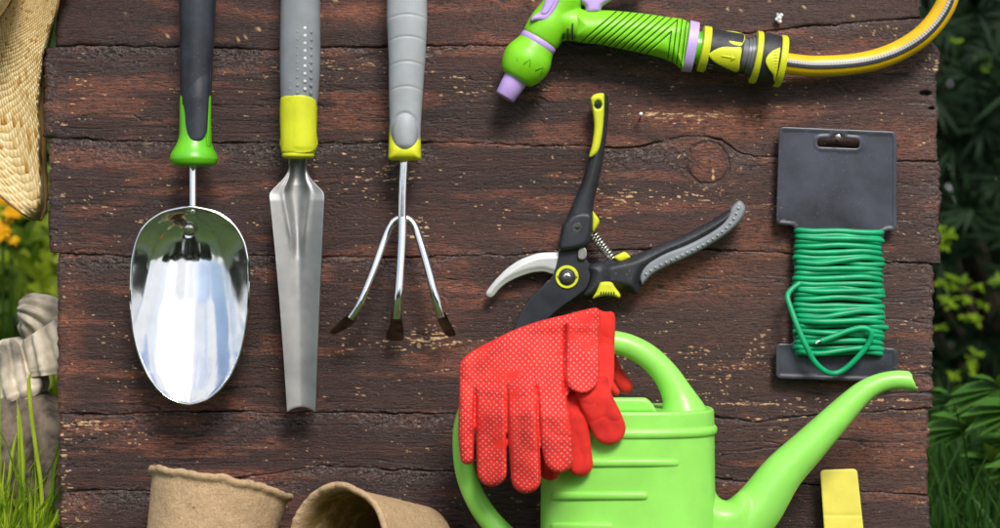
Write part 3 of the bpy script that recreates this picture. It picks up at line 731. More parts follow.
tine([(351, 318, 0.034), (360, 304, 0.036), (372, 275, 0.032), (384, 241, 0.026), (391, 225, 0.024), (397, 219.3, 0.023), (402, 218, 0.023)], 3.9)
tine([(402, 218, 0.023), (408, 219.2, 0.023), (414, 225, 0.024), (419, 238, 0.026), (428, 268, 0.032), (436, 299, 0.036), (441, 317, 0.034)], 3.9)
tine([(402.5, 217, 0.0275), (402, 240, 0.030), (400, 275, 0.034), (398, 300, 0.036), (396.5, 318, 0.033)], 4.2)
for tip in ([(355, 313), (349, 313), (333, 327), (330, 333), (336, 334), (352, 325), (357, 318)], [(392.5, 312), (401, 312), (402.5, 322), (404, 339), (396, 341), (386, 338), (390, 324)], [(437, 313), (443.5, 311), (450, 322), (456, 334), (452, 337), (447, 336), (441, 328), (437.5, 320)]):
    sheet('tine_tip', tip, lambda u, v, s: 0.035 - 0.0010 * np.clip(v - 312, 0, 40) + puff(0.0014, 2.5)(s), lambda u, v, s: 0.0345 - 0.0010 * np.clip(v - 312, 0, 40) - puff(0.0014, 2.5)(s), M['dark_steel'], t, sp=1.4)
lathe('weld', P(402, 224, 0.0), P(402, 224, 0.03), [(33, 5), (36, 5), (38.5, 4), (39.5, 1.5)], M['dark_steel'], t, seg=20)

# ------------------------------------------------------------------ spray gun
t = thing('spray_gun', 'lime green and lilac hose spray gun with ridged handle', 'spray gun', P(600, 40, 0))
ax0 = np.array((504.8, 97.0)); axd = np.array((0.52, -0.854))
def ax(s): q = ax0 + axd * s; return (q[0], q[1])
dg = 0.021
def bar(name, prof, mat, seg=56, sharp=40):
    return tube(name, [P(*ax(s), dg) for s, r in prof], [r * S for s, r in prof], mat, t, seg=seg, smooth=1, sharp=sharp)
bar('nozzle_tip', [(4, 6), (4.001, 6), (0, 6.4), (-0.8, 7.4), (0, 9.6), (1, 10.3), (12, 11.3), (24, 12.5)], M['lilac'])
def fine_prof(p, k=5):
    q = crom([(a, b, 0) for a, b in p], k); return [(a, b) for a, b, _ in q]
bar('nozzle_head', fine_prof([(21, 12.6), (22, 15.5), (25, 18.5), (31, 21.6), (38, 23.6), (44, 24), (50, 22.8), (56, 20.4), (61, 18.8)]), M['gun_green'])
bar('ring', [(60, 17), (60.2, 18.4), (61, 19), (66, 19), (66.8, 18.4), (67, 17)], M['lilac'])
# barrel and neck: one moulded green body
bparts = [tube_geo([P(*ax(s), dg) for s in (66, 72, 85, 100, 118, 128, 131)], [r * S for r in (18.3, 19.5, 19.8, 18, 18, 14, 6)], seg=40, smooth=3)]
bparts.append(tube_geo([P(*ax(92), dg), P(572, 24, dg), P(590, 27, dg)], [18 * S, 16.5 * S, 15.8 * S], seg=40, smooth=5))
bparts.append(tube_geo([P(556, 30, dg), P(566, 32, dg)], [15 * S, 9 * S], seg=32, smooth=3))
V, F = join_geo(bparts)
ob = mesh_obj('body', V, F, M['gun_green'], t, sharp=0)
m_ = ob.modifiers.new('vox', 'REMESH'); m_.mode = 'VOXEL'; m_.voxel_size = 0.0009; m_.use_smooth_shade = True
m_ = ob.modifiers.new('sm', 'SMOOTH'); m_.iterations = 14; m_.factor = 0.6
ho = [(574, 11), (590, 10.2), (610, 10.3), (640, 13), (665, 16.5), (688, 21.5), (691, 40), (688, 55), (684, 70), (674, 63.5), (661, 58), (645, 54), (625, 49.5), (600, 44.5), (575, 40.5), (571, 25)]
def gphi(u, v):
    q1 = (u - 669.5) + (v - 45) * 0.13; q2 = -(u - 671) * 0.66 - (v - 32) * 0.75
    phi = np.maximum(q1, q2 * 0.92) ; k = np.abs(((phi / 4.75) % 1) - 0.5)
    g_ = sst(0.34, 0.44, k) * (phi > -1) * (phi < 50)
    return g_
def hfront(u, v, s):
    return dg + puff(0.0150, 17)(s) - 0.0016 * gphi(u, v) * sst(0, 4, s) + 0.0010 * ((np.maximum((u - 669.5), -(u - 671) * 0.66 - (v - 32) * 0.75)) < -1) * sst(3, 8, s)
ob = sheet('handle', ho, hfront, lambda u, v, s: dg - puff(0.0150, 17)(s), M['gun_green'], t, sp=0.9, rings=(0.25, 0.7, 1.3), sharp=0)
at = ob.data.attributes.new('groove', 'FLOAT', 'POINT')
co = np.empty(len(ob.data.vertices) * 3, np.float32); ob.data.vertices.foreach_get('co', co); co = co.reshape(-1, 3) + np.array(ROOT[t.name])
dq = -co[:, 1]; kk = (D - dq) / D * S; uu = co[:, 0] / kk + 500; v_ = 264 - (co[:, 2] - CZ) / kk
gv = gphi(uu, v_) * (dq > dg)
for lu, l0, l1 in ((576, 28, 41), (580, 24, 42)): pass
at.data.foreach_set('value', gv.astype(np.float32))
mm, n, b = nt('gun_handle_plastic'); a = N(n, 'ShaderNodeAttribute'); a.attribute_name = 'groove'
L(n, mix(n, rmp(n, a.outputs['Fac'], 0.25, 0.75), (0.22, 0.66, 0.012), (0.006, 0.03, 0.003)), b.inputs['Base Color']); b.inputs['Roughness'].default_value = 0.42  # recess shade of the grooves painted near black into the green
bump(n, b, noise(n, 1200, 3), 0.1, 0.0006); ob.data.materials[0] = mm
for k, (lu, l0, l1) in enumerate(((563.5, 33, 39.5), (568, 28, 40), (572.5, 23, 40))):  # thin dark strips painting in the shade of short grooves
    sheet('groove_mark', rrect([(lu - 0.9, l0), (lu + 0.9, l0), (lu + 0.9, l1), (lu - 0.9, l1)], 0.8), lambda u, v, s: dg + np.sqrt(np.clip(1 - ((v - 26) / 17.5) ** 2, 0.02, 1)) * 16.4 * S + 0.0002, lambda u, v, s: dg + 0.003, M['groove'], t, sp=1, curve=False, rings=())
for (du, dv, an) in ((515, 57, 0.25), (528.5, 62, 0.45), (541, 69.5, 0.75)):
    c_, s2 = math.cos(an), math.sin(an)
    def bul(u, v, s):
        w = np.stack([u - ax0[0], v - ax0[1]], 0); al = w[0] * axd[0] + w[1] * axd[1]; off = w[0] * -axd[1] + w[1] * axd[0]
        rr = np.interp(al, [21, 25, 31, 38, 44, 50, 56, 61], [12.6, 18.5, 21.6, 23.6, 24, 22.8, 20.4, 18.8])
        return dg + np.sqrt(np.clip(rr ** 2 - off ** 2, 1, None)) * S + puff(0.0003, 0.7)(s)
    tri_ = [(-4.2, 3.6), (0.2, -5.0), (3.6, 3.2), (2.7, 3.6), (0.1, -2.6), (-3.1, 4.2)]
    sheet('grip_lug', rrect([(du + a_ * c_ - b_ * s2, dv + a_ * s2 + b_ * c_) for a_, b_ in tri_], 0.3), bul, lambda u, v, s: dg + 0.006, M['green_groove'], t, sp=0.8, curve=False, rings=(0.3,))
sheet('flow_lever', [(530.5, 21), (533, 15.5), (540, 11.5), (545, 0), (552, -14), (562, -22), (568, -14), (560, 2), (553.5, 14), (547, 21.5), (538, 21)], lambda u, v, s: dg + 0.0105 + puff(0.004, 4)(s), lambda u, v, s: dg + 0 * u, M['lilac'], t, sp=1.4)
sheet('lever_recess', [(541, 13), (545, 6), (550, -4), (555, -10), (557, -4), (552, 6), (547, 13)], lambda u, v, s: dg + 0.0146 + puff(0.0006, 1.5)(s), lambda u, v, s: dg + 0.012, M['lilac'], t, sp=1.4)
sheet('trigger', [(572, -4), (577, 1.5), (584.5, 6.5), (585, 13), (592, 14), (600, 12), (602.5, 6.5), (609, 2), (620, -5), (640, -12), (648, -20), (640, -26), (610, -22), (585, -30), (574, -26), (570, -14)], lambda u, v, s: dg + puff(0.008, 5)(s), lambda u, v, s: dg - puff(0.008, 5)(s), M['lilac'], t, sp=1.6)
eax = np.array((0.985, 0.172)); en = np.array((-0.172, 0.985))
ec = np.array((690.5, 46.5))
def eP(s, d=dg): q = ec + eax * s; return P(q[0], q[1], d)
tube('end_ring', [eP(s) for s in (-5, -4.6, 4.6, 5)], [r * S for r in (24, 25.5, 25, 23)], M['lilac'], t, smooth=1, seg=56, sq=(0.72, 1))
tube('thread', [eP(s) for s in (4, 6, 6.1, 8, 8.1, 10, 10.1, 13)], [r * S for r in (17, 17, 16, 16, 17, 17, 16, 16)], M['green_collar'], t, smooth=1, seg=40)

# ------------------------------------------------------------------ hose with coupling
t = thing('garden_hose', 'yellow hose with grey stripe and black and yellow coupling, curving off the board', 'garden hose', P(850, 60, 0))
hp = [(776, 61.0, .021), (790, 63.8, .019), (812, 66, .016), (840, 65.3, .0150), (862, 62.6, .0150), (882, 57.5, .016), (902, 49, .017), (922, 35.8, .02), (938, 18, .022), (948, -2, .024), (953, -30, .024), (950, -80, .024), (942, -150, .024), (930, -220, .022), (922, -260, .015), (905, -282, -0.010), (890, -268, -0.050), (868, -200, -0.066), (850, 0, -0.07), (820, 300, -0.08), (800, 560, -0.10), (780, 603, -0.16), (720, 602, -0.26), (640, 602, -0.3)]
hpts = [P(*p) for p in hp]
tube('hose_tube', hpts, [10.4 * S] * len(hp), M['hose'], t, seg=40, smooth=10)
# stripe strip lying on the tube
pth = crom([tuple(q) for q in hpts], 12)[:12 * 13]; T_ = np.gradient(pth, axis=0); T_ /= np.linalg.norm(T_, axis=1)[:, None]
Ls = np.concatenate([[0], np.cumsum(np.linalg.norm(pth[1:] - pth[:-1], axis=1))])
arr = []; al_ = []; ac_ = []; K = 9
for i in range(len(pth)):
    f_ = np.array((0, -1.0, 0)); f_ -= T_[i] * (f_ @ T_[i]); f_ /= np.linalg.norm(f_); sd = np.cross(T_[i], f_)
    if sd[2] < 0 or (T_[i][2] > 0.8 and sd[0] > 0): pass
    dn = np.cross(f_, T_[i])
    if i == 0: sgn = 1 if dn[2] < 0 else -1
    dn = dn * sgn
    tw = np.interp(i / len(pth), [0, 0.25, 0.6, 1], [0.02, 0.02, 0.12, 0.15])
    for k in range(K):
        an = tw + (k / (K - 1) - 0.5) * 0.62; rad = 10.4 * S + 0.00035
        arr.append(pth[i] + rad * (math.cos(an) * f_ + math.sin(an) * dn)); al_.append(Ls[i]); ac_.append(1 - k / (K - 1))
arr = np.array(arr); G = np.arange(len(arr)).reshape(-1, K); Fq = np.stack([G[:-1, :-1], G[1:, :-1], G[1:, 1:], G[:-1, 1:]], -1).reshape(-1, 4)
ob = fast_obj('stripe', arr, Fq, M['stripe'], t, attrs={'along': np.array(al_), 'across': np.array(ac_)})
m_ = ob.modifiers.new('th', 'SOLIDIFY'); m_.thickness = 0.0005; m_.offset = 0
cax = np.array((0.987, 0.158)); cn_ = np.array((-0.158, 0.987)); cc0 = np.array((703, 48.7))
def cP(s, d=dg): q = cc0 + cax * s; return P(q[0], q[1], d)
def cring(name, prof, mat): return tube(name, [cP(s) for s, r in prof], [r * S for s, r in prof], M[mat], t, smooth=1, seg=64)
cring('front_band', [(-3, 17), (-3, 21), (-2, 22.6), (4.5, 22.6), (5.2, 22)], 'yellow_rubber')
cring('sleeve', [(4.8, 21.4), (8, 21.4), (20, 20.8), (36, 20.8), (38, 20), (38.2, 15)], 'black_rubber')
cring('neck', [(37, 17), (44, 16), (44, 17.5), (47, 17.5), (47, 19), (50, 19), (50, 21.5), (52, 21.5), (52, 16)], 'grey_plastic')
cring('rear_band', [(50.5, 20), (51, 25.4), (52, 26), (56, 26), (57, 25), (57, 20)], 'yellow_rubber')
cring('nut', [(56.8, 24.4), (60, 25.0), (68, 25.2), (74, 24.6), (75.5, 24)], 'black_rubber')
cring('nut_band', [(75, 22), (75.2, 25.2), (76, 25.7), (80.5, 25.7), (81.8, 24.6), (82, 11)], 'yellow_rubber')
def csurf(rad, ex):
    def f(u, v, s):
        off = (u - cc0[0]) * cn_[0] + (v - cc0[1]) * cn_[1]
        return dg + np.sqrt(np.clip(rad ** 2 - off ** 2, 0.5, None)) * S + ex + puff(0.0006, 1.5)(s)
    return f
low = lambda u, v, s: dg + 0.0 * u
def cpt(s, o_): q = cc0 + cax * s + cn_ * o_; return (q[0], q[1])
sheet('teardrop_pad', [cpt(6.8, 5), cpt(12, -1), cpt(20, -5.2), (cpt(30, -6.6)), cpt(38, -6.8), cpt(38.6, 7), cpt(38, 17.4), cpt(28, 16.0), cpt(18, 13.2), cpt(11, 10)], csurf(21.2, 0.0003), low, M['yellow_rubber'], t, sp=1.2)
sheet('upper_pad', [cpt(17.5, -21), cpt(38, -21), cpt(38.3, -10), cpt(31, -8.6), cpt(24, -11), cpt(19.5, -15)], csurf(21.2, 0.0003), low, M['yellow_rubber'], t, sp=1.2)
sheet('arrow_mark', [cpt(19, 3.4), cpt(29, 3.0), cpt(28, 0.6), cpt(34.5, 4.6), cpt(28.8, 8), cpt(29, 5.2), cpt(19, 5.2)], csurf(21.2, 0.0009), low, M['yellow_rubber'], t, sp=0.8, curve=False, rings=(0.3,))
for o_ in (-17.5, -11.5, 15.5): sheet('rib', rrect([cpt(7.5, o_ - 1.2), cpt(17 if o_ < 0 else 13, o_ - 1.2), cpt(17 if o_ < 0 else 13, o_ + 1.2), cpt(7.5, o_ + 1.2)], 1.1), csurf(21.4, 0.0006), low, M['black_rubber'], t, sp=1, curve=False, rings=(0.3, 0.8))
for o_ in (-14.5, 18): sheet('rib', rrect([cpt(7.5, o_ - 0.9), cpt(15 if o_ < 0 else 12, o_ - 0.9), cpt(15 if o_ < 0 else 12, o_ + 0.9), cpt(7.5, o_ + 0.9)], 0.9), csurf(21.4, 0.0005), low, M['grey_plastic'], t, sp=1, curve=False, rings=(0.3, 0.8))
sheet('nut_pad', [cpt(76.5, -20), cpt(75, -14.5), cpt(69.5, -10), cpt(64.6, -3), cpt(64, 3), cpt(67.5, 9), cpt(73, 14.5), cpt(76.5, 20)], csurf(25.0, 0.0006), low, M['yellow_rubber'], t, sp=1.2)
for k in range(6): sheet('pad_ridge', rrect([cpt(68 + k * 1.3, -5.2 + k * 2.9 - 4), cpt(76, -5.2 + k * 2.9 - 4), cpt(76, -4.2 + k * 2.9 - 4), cpt(68 + k * 1.3, -4.2 + k * 2.9 - 4)], 0.5), csurf(25.2, 0.0011), low, M['yellow_rubber'], t, sp=1, curve=False, rings=(0.3,))

# ------------------------------------------------------------------ pruner
t = thing('pruning_shears', 'open black and yellow pruning shears with a curved pale jaw', 'pruning shears', P(570, 277, 0))
def pz(T, Rr, d0): return (lambda u, v, s: d0 + puff(T, Rr)(s)), (lambda u, v, s: d0 - puff(T, Rr)(s))
f_, b_ = pz(0.0075, 9, 0.014)
sheet('upper_handle', [(604, 92.5), (608, 96), (608.2, 116), (606, 140), (602, 165), (597, 188), (593.5, 205), (592.5, 222), (591.5, 234), (587.5, 245), (581, 249), (570, 250.5), (561.5, 252), (558.5, 247), (561, 238), (565, 222), (572, 205), (580, 187), (586, 168), (589.5, 155), (592.5, 142), (594, 125), (592.5, 108), (591, 98), (596, 93.5)], f_, b_, M['black_rubber'], t, sp=1.4, sharp=60)
sheet('yellow_inlay', [(590.5, 98.5), (595, 94), (602.5, 93), (604.5, 97), (604, 118), (601.5, 140), (597.5, 153), (589, 157.5), (592, 144), (594, 126), (592, 108)], lambda u, v, s: 0.0192 + puff(0.0036, 3.5)(s), lambda u, v, s: 0.012 + 0 * u, M['yellow_rubber'], t, sp=1.4, holes=[circ(598, 104.5, 3.2, 16)], sharp=60)
lathe('hang_hole', P(598, 104.5, 0.010), P(598, 104.5, 0.03), [(0, 3.6), (17.3, 3.6), (17.3, 2.8), (14, 2.8), (13.9, 0.3)], M['groove'], t, seg=20)
sheet('collar_block', [(563, 224), (572, 214), (583, 211), (592, 214), (592.5, 228), (589, 243), (581, 248.5), (561.5, 251.5), (558.5, 247), (560, 236)], lambda u, v, s: 0.017 + puff(0.0068, 5)(s), lambda u, v, s: 0.012 + 0 * u, M['charcoal'], t, sp=1.4)
lathe('bolt', P(577, 227.5, 0.022), P(577, 227.5, 0.035), [(0, 5), (2.2, 5), (2.8, 4.4), (2.8, 2.6), (1.9, 2.2), (1.9, .2)], M['steel'], t, seg=24)
sheet('thumb_catch', [(592, 212), (594.5, 213), (599.5, 221), (596, 229), (592, 232)], *pz(0.004, 2.5, 0.014), M['yellow_rubber'], t, sp=1.2)
sheet('pale_jaw', [(564, 252), (555, 252.2), (547.5, 252.3), (538, 253.2), (529, 256), (519, 260.2), (509, 266.8), (500.5, 274.5), (494, 281.5), (488.5, 288.5), (486, 293), (487.2, 296.5), (491, 297.6), (494.5, 295), (499, 289.5), (505, 284.2), (513, 279.6), (522, 275.8), (532, 272.8), (543, 271.8), (552, 274), (562, 276), (566, 262)], lambda u, v, s: 0.011 + puff(0.0016, 6)(s) + 0.0012 * sst(2, 6, s), lambda u, v, s: 0.0085 + 0 * u, M['pale_blade'], t, sp=1.4, sharp=30)
sheet('black_blade', [(560, 250), (572, 247), (585, 249), (586, 258), (590, 266), (590.5, 278), (586, 289), (577, 296.5), (562, 307), (549, 318), (539, 330), (528, 341), (518, 345), (513.5, 340), (514.5, 329), (518, 317.5), (525, 304.5), (535, 292.5), (546, 283), (552, 276), (555.5, 268), (558, 258)], lambda u, v, s: 0.0155 + puff(0.0012, 1.5)(s) - 0.0022 * sst(575, 525, u + (300 - v) * 0.2), lambda u, v, s: 0.0125 + 0 * u, M['blade_black'], t, sp=1.6, sharp=30)
sheet('bevel_strip', [(549.6, 280), (556, 297), (548, 305), (540, 318), (533, 330), (522, 338), (519, 326), (523, 312), (532, 298), (541, 288)], lambda u, v, s: 0.0158 + puff(0.0008, 1.2)(s) - 0.0022 * sst(575, 525, u + (300 - v) * 0.2), lambda u, v, s: 0.013 + 0 * u, M['blade_black'], t, sp=1.6, sharp=30, rings=(0.3, 0.9))
lathe('pivot_ring', P(567, 277, 0.0165), P(567, 277, 0.03), [(0, 11.5), (1.2, 11.5), (1.8, 11), (1.8, 9), (0.5, 8.6)], M['yellow_rubber'], t, seg=48)
lathe('pivot_cap', P(567, 277, 0.0165), P(567, 277, 0.03), [(0, 8.9), (1.2, 8.9), (3.2, 7.4), (4.2, 5.2), (4.2, 4.3)], M['black_rubber'], t, seg=40)
lathe('pivot_bolt', P(567, 277, 0.019), P(567, 277, 0.03), [(0, 4.2), (1.4, 4.2), (1.8, 3.6), (1.8, 2), (0.9, 1.6), (0.9, .2)], M['steel'], t, seg=6)
sheet('metal_tab', [(579, 249), (585.5, 248), (587, 256), (583, 260), (578, 258)], lambda u, v, s: 0.0185 + puff(0.0006, 1)(s), lambda u, v, s: 0.014, M['matte_steel'], t, sp=1.2)
f_, b_ = pz(0.0075, 11, 0.0145)
sheet('lower_handle', [(588, 268), (592, 263.5), (603, 261.5), (617, 258.5), (633, 255), (648, 250), (664, 243), (680, 236.5), (700, 226.5), (720, 215), (731, 208.5), (735, 212), (732, 220), (722, 229), (706, 239), (690, 247), (672, 254.5), (658, 262), (646, 272), (641, 282), (637, 294), (627, 292.5), (612, 290), (600, 293), (589, 297), (583, 295), (588, 286), (590.5, 276)], lambda u, v, s: 0.0145 + puff(0.0075, 11)(s) + 0.003 * sst(600, 612, u) * sst(650, 630, u) * sst(2, 8, s), b_, M['black_rubber'], t, sp=1.4, sharp=60)
sheet('grey_grip', [(738.5, 200.5), (744, 204), (745.5, 209.5), (743, 217), (735.5, 226.5), (722, 237.5), (706, 247.5), (690, 256), (676, 262.5), (663, 268.5), (652, 275), (646, 281), (642, 285), (639.3, 279), (641, 271), (647, 263.5), (657, 257), (668, 251.5), (683, 246), (698, 239), (712, 231), (722, 223.5), (729, 214), (731, 208)], lambda u, v, s: 0.0160 + puff(0.0055, 3)(s), lambda u, v, s: 0.0140 - puff(0.006, 7)(s), M['dark_grey_grip'], t, sp=1.4, sharp=60)
dl = crom([(646, 274), (657, 266.5), (672, 259.5), (690, 251), (706, 243), (721, 232.5), (733, 220), (738.5, 208)], 8)
dlr = resample(dl, 5.6, closed=False)
for q in dlr:
    V, F = tube_geo([P(q[0], q[1], 0.018), P(q[0], q[1], 0.0222), P(q[0], q[1], 0.0227)], [1.5 * S, 1.3 * S, 0.6 * S], seg=10, smooth=1)
    mesh_obj('grip_bump', V, [f[::-1] for f in F], M['grey_grip'], t)
sheet('top_catch', [(614, 257.5), (619, 254), (624.5, 251.8), (629, 255), (630, 258), (620, 262)], lambda u, v, s: 0.0185 + puff(0.0025, 3)(s), lambda u, v, s: 0.012, M['yellow_rubber'], t, sp=1.2)
sheet('latch', [(592.5, 298.5), (596, 292), (599, 285), (601, 282.3), (611, 281.8), (615, 287), (620.3, 294.5), (619, 298.2), (614, 296.5), (606, 295.6), (598, 297.2)], lambda u, v, s: 0.0235 + puff(0.003, 3)(s) , lambda u, v, s: 0.014, M['yellow_rubber'], t, sp=1.2)
for k in range(6):
    lu = 600.5 + k * 2.6; sheet('latch_ridge', rrect([(lu, 291.5), (lu + 1.1, 291.5), (lu + 1.1, 296.2), (lu, 296.2)], 0.5), lambda u, v, s: 0.0272 + 0 * u, lambda u, v, s: 0.022, M['groove'], t, sp=1, curve=False, rings=())
sp0 = np.array(tuple(P(592.5, 233, 0.014))); sp1 = np.array(tuple(P(613, 260, 0.014))); dr = (sp1 - sp0) / np.linalg.norm(sp1 - sp0)
a1 = np.array((0, -1.0, 0)); b1 = np.cross(dr, a1)
tt = np.linspace(0, 1, 240); w = tt * 2 * np.pi * 10.5; rs = np.interp(tt, [0, 1], [5.2, 4.4]) * S
sp = sp0 + (sp1 - sp0) * tt[:, None] + rs[:, None] * (np.cos(w)[:, None] * a1 + np.sin(w)[:, None] * b1)
tube('spring', sp, [0.9 * S] * 240, M['steel'], t, smooth=1, seg=8)

# ------------------------------------------------------------------ wire on card
t = thing('wire_card', 'green garden wire wound on a dark plastic card', 'wire reel', P(838, 225, 0))
co_ = rrect([(779, 126.5), (896.5, 131.5), (896.5, 231), (884, 230.3), (882, 260), (882, 347.8), (897, 348.5), (897, 382.5), (776, 378.5), (776, 343.5), (794, 344), (794, 260), (795, 226), (776, 224.8)], 5)
sl = rrect([(817.5, 138.5), (831, 138.0), (834, 133.6), (842, 133.8), (845, 138.8), (859.5, 139.8), (859, 148.5), (817.5, 146.8)], 3.5)
sheet('card', co_, lambda u, v, s: 0.0098 + puff(0.0006, 1.2)(s) - 0.0004 * sst(3.2, 4.2, s), lambda u, v, s: 0.0074 + 0 * u, M['card'], t, sp=2.5, curve=False, holes=[sl], rings=(0.25, 0.7, 1.2, 3.2, 4.2), sharp=30)
wr = []
rw_ = random.Random(5)
v0 = 231
pitch = 5.3
nw = 24
for k in range(nw):
    va = v0 + k * pitch; lj = rw_.uniform(-1.5, 1.5); rj = rw_.uniform(-1.5, 2.5); ex = 6 if k in (18,) else 0; s1 = rw_.uniform(-1.7, 1.7); s2_ = rw_.uniform(-1.7, 1.7)
    bulge = 0.0022 * rw_.uniform(0, 1) + (0.003 if 16 < k < 22 and k % 2 else 0)
    wr += [(796 + lj, va, 0.0086), (800 + lj, va - 0.5, 0.0135), (815, va + s1 * 0.5, 0.0142 + bulge), (838, va + s1 - 1, 0.0146 + bulge), (862, va + s2_, 0.0142 + bulge), (877 + rj, va + s2_ * 0.5 + 1, 0.0135), (880 + rj * 0.6 + ex, va + 1.5, 0.0086), (877 + rj, va + 2.3, 0.0045), (838, va + 3.5, 0.0040), (800 + lj, va + 4.7, 0.0045)]
tube('wire_coil', [P(*p) for p in wr], [2.85 * S] * len(wr), M['wire'], t, seg=12, smooth=4)
extra = []
for (va, vb, bl) in ((237, 240, .003), (262, 259, .003), (290, 292, .003), (316, 312, .004), (331, 336, .004), (352, 349, .005)):
    extra.append(tube_geo([P(797, va - 1, .0088), P(801, va, 0.0145), P(820, va + 1.5, 0.0145 + bl), P(842, (va + vb) / 2, 0.015 + bl), P(862, vb - 1, 0.0145 + bl), P(878, vb, 0.014), P(882, vb + 1, 0.009)], [2.7 * S] * 7, seg=12, smooth=6))
V, F = join_geo(extra); mesh_obj('crossing_strand', V, [f[::-1] for f in F], M['wire'], t)
lp = [(800, 283, .014), (791, 290, .016), (787.5, 297, .019), (791, 309, .022), (798, 328, .025), (806, 346, .026), (814, 361, .024), (824, 370.5, .021), (834, 373.5, .018), (845, 369, .018), (857, 358, .020), (867, 346, .022), (871, 337, .023), (869, 330, .024), (861, 328, .0245), (848, 331, .024), (834, 336.5, .024), (821, 341, .024)]
tube('loose_loop', [P(*p) for p in lp], [2.8 * S] * len(lp), M['wire'], t, seg=14, smooth=8)
tube('bare_tip', [P(822, 340.5, .024), P(818, 341.5, .024), P(816, 343.5, .0235)], [1.0 * S] * 3, M['light_dot'], t, seg=8, smooth=3)

# ------------------------------------------------------------------ watering can
t = thing('watering_can', 'lime green plastic watering can with long spout', 'watering can', P(628, 611, 0.06))
dc, bd = 0.060, 0.043
nse = 2.6
def ring_se(v, a, bb, seg=96, uc=627.5):
    th = np.linspace(0, 2 * np.pi, seg, endpoint=False); c, s_ = np.cos(th), np.sin(th)
    X = np.sign(c) * np.abs(c) ** (2 / nse) * a; Y = np.sign(s_) * np.abs(s_) ** (2 / nse) * bb
    k = (D - dc) / D * S
    return np.stack([(uc - 500) * k + X * k, -(dc + Y), np.full(seg, CZ + (264 - v) * k)], 1)
prof = [(409, 78, -.004), (407.6, 82, -.002), (407.6, 84, -.0008), (408.6, 85.3, 0), (411, 85.6, 0), (418, 85.9, 0), (423.5, 86.0, 0), (424.5, 87.4, .0010), (426, 88.6, .0018), (428.5, 89, .002), (431, 88.6, .0018), (432.6, 87.2, .0010), (433.4, 86.2, 0), (440, 86.2, 0), (460, 86.4, 0), (500, 86.8, 0), (540, 87.3, 0), (580, 88, 0), (596, 88.5, .001), (602, 87, 0), (606, 83, -.003), (607, 60, -.01)]
rows = [ring_se(v, a, bd + e) for v, a, e in prof]; VV = np.vstack(rows); seg = 96; Fc = []
for i in range(len(rows) - 1):
    for j in range(seg): Fc.append((i * seg + j, i * seg + (j + 1) % seg, (i + 1) * seg + (j + 1) % seg, (i + 1) * seg + j))
Fc.append(tuple(range(seg))[::-1]); Fc.append(tuple(range((len(rows) - 1) * seg, len(rows) * seg)))
mesh_obj('body', VV, Fc, M['lime'], t, sharp=50)
def cfront(off):
    def f(u, v, s):
        x = np.clip(np.abs((u - 627.5) / 86.6), 0, 0.985)
        return dc + bd * (1 - x ** nse) ** (1 / nse) + off + puff(0.0022, 4)(s)
    return f
for v0, u1 in ((463, 680), (496, 648), (527, 613)):
    sheet('rib', rrect([(550, v0 - 4.2), (u1, v0 - 4.2), (u1, v0 + 4.2), (550, v0 + 4.2)], 4.2), cfront(0.0), cfront(-0.004), M['lime'], t, sp=2, curve=False, rings=(0.3, 0.9, 1.7, 2.8))
sheet('lid', rrect([(598, 413), (598, 404), (604, 397.5), (646, 397.5), (652, 403), (658, 413)], 5), lambda u, v, s: 0.083 + puff(0.003, 4)(s), lambda u, v, s: 0.04 + 0 * u, M['lime'], t, sp=2, curve=False)
tube('handle', [P(684, 418, dc), P(682, 408, dc), P(677, 394, dc), P(666, 375, dc), P(648, 356.5, dc), P(626, 345, dc), P(603, 341.5, dc), P(575, 343, dc), P(540, 350, dc), P(505, 367, dc), P(478, 393, dc), P(465, 420, dc), P(462.5, 447, dc), P(467, 478, dc), P(481, 508, dc), P(503, 535, dc), P(530, 558, dc), P(556, 572, dc)], [x * S * 0.955 for x in (26, 21.5, 16, 13.2, 12.2, 11.6, 11.3, 11, 11, 10.6, 10.2, 10, 10, 10.3, 11, 12, 14, 17)], M['lime'], t, seg=40, smooth=8)
sp_pts = [(668, 590, 36), (700, 563, 33.5), (728, 538, 30), (757, 509, 25.2), (781, 475, 20.8), (806, 449, 17.8), (830, 424.5, 15.2), (849, 405, 12.8), (864, 391.5, 11), (880, 383.2, 9.8), (897, 380, 9.5), (913, 381.3, 9.7)]
gA = tube_geo([P(a, b, dc) for a, b, r in sp_pts], [r * S * 0.955 for a, b, r in sp_pts], seg=48, smooth=8, cap=False)
V, F = gA; nlast = len(V) - 48; xr = V[nlast:, 2]; V[nlast:, 0] += (xr.mean() - xr) * 0.62
ce = V[nlast:].mean(0); r1 = ce + (V[nlast:] - ce) * 0.80; r2 = ce + (V[nlast:] - ce) * 0.7 - np.array([0.012, 0, 0.0005])
n0 = len(V); V = np.vstack([V, r1, r2])
for bb in (nlast, n0):
    for j in range(48): F.append((bb + j, bb + (j + 1) % 48, (n0 if bb == nlast else n0 + 48) + (j + 1) % 48, (n0 if bb == nlast else n0 + 48) + j))
F.append(tuple(range(n0 + 48, n0 + 96))); F.append(tuple(range(48))[::-1])
gB = sheet_geo([(700, 470), (711, 476), (714.2, 486), (716.5, 494), (721.5, 499.2), (729, 500), (741, 491), (757, 500), (757, 545), (700, 590)], lambda u, v, s: dc + puff(0.020, 20)(s), lambda u, v, s: dc - puff(0.020, 20)(s), sp=2.5)
V, F = join_geo([(V, [f[::-1] for f in F]), gB])
ob = mesh_obj('spout', V, F, M['lime'], t, sharp=0)
m_ = ob.modifiers.new('weld', 'WELD'); m_.merge_threshold = 1e-5
m_ = ob.modifiers.new('vox', 'REMESH'); m_.mode = 'VOXEL'; m_.voxel_size = 0.0008; m_.use_smooth_shade = True
m_ = ob.modifiers.new('sm', 'SMOOTH'); m_.iterations = 12; m_.factor = 0.5

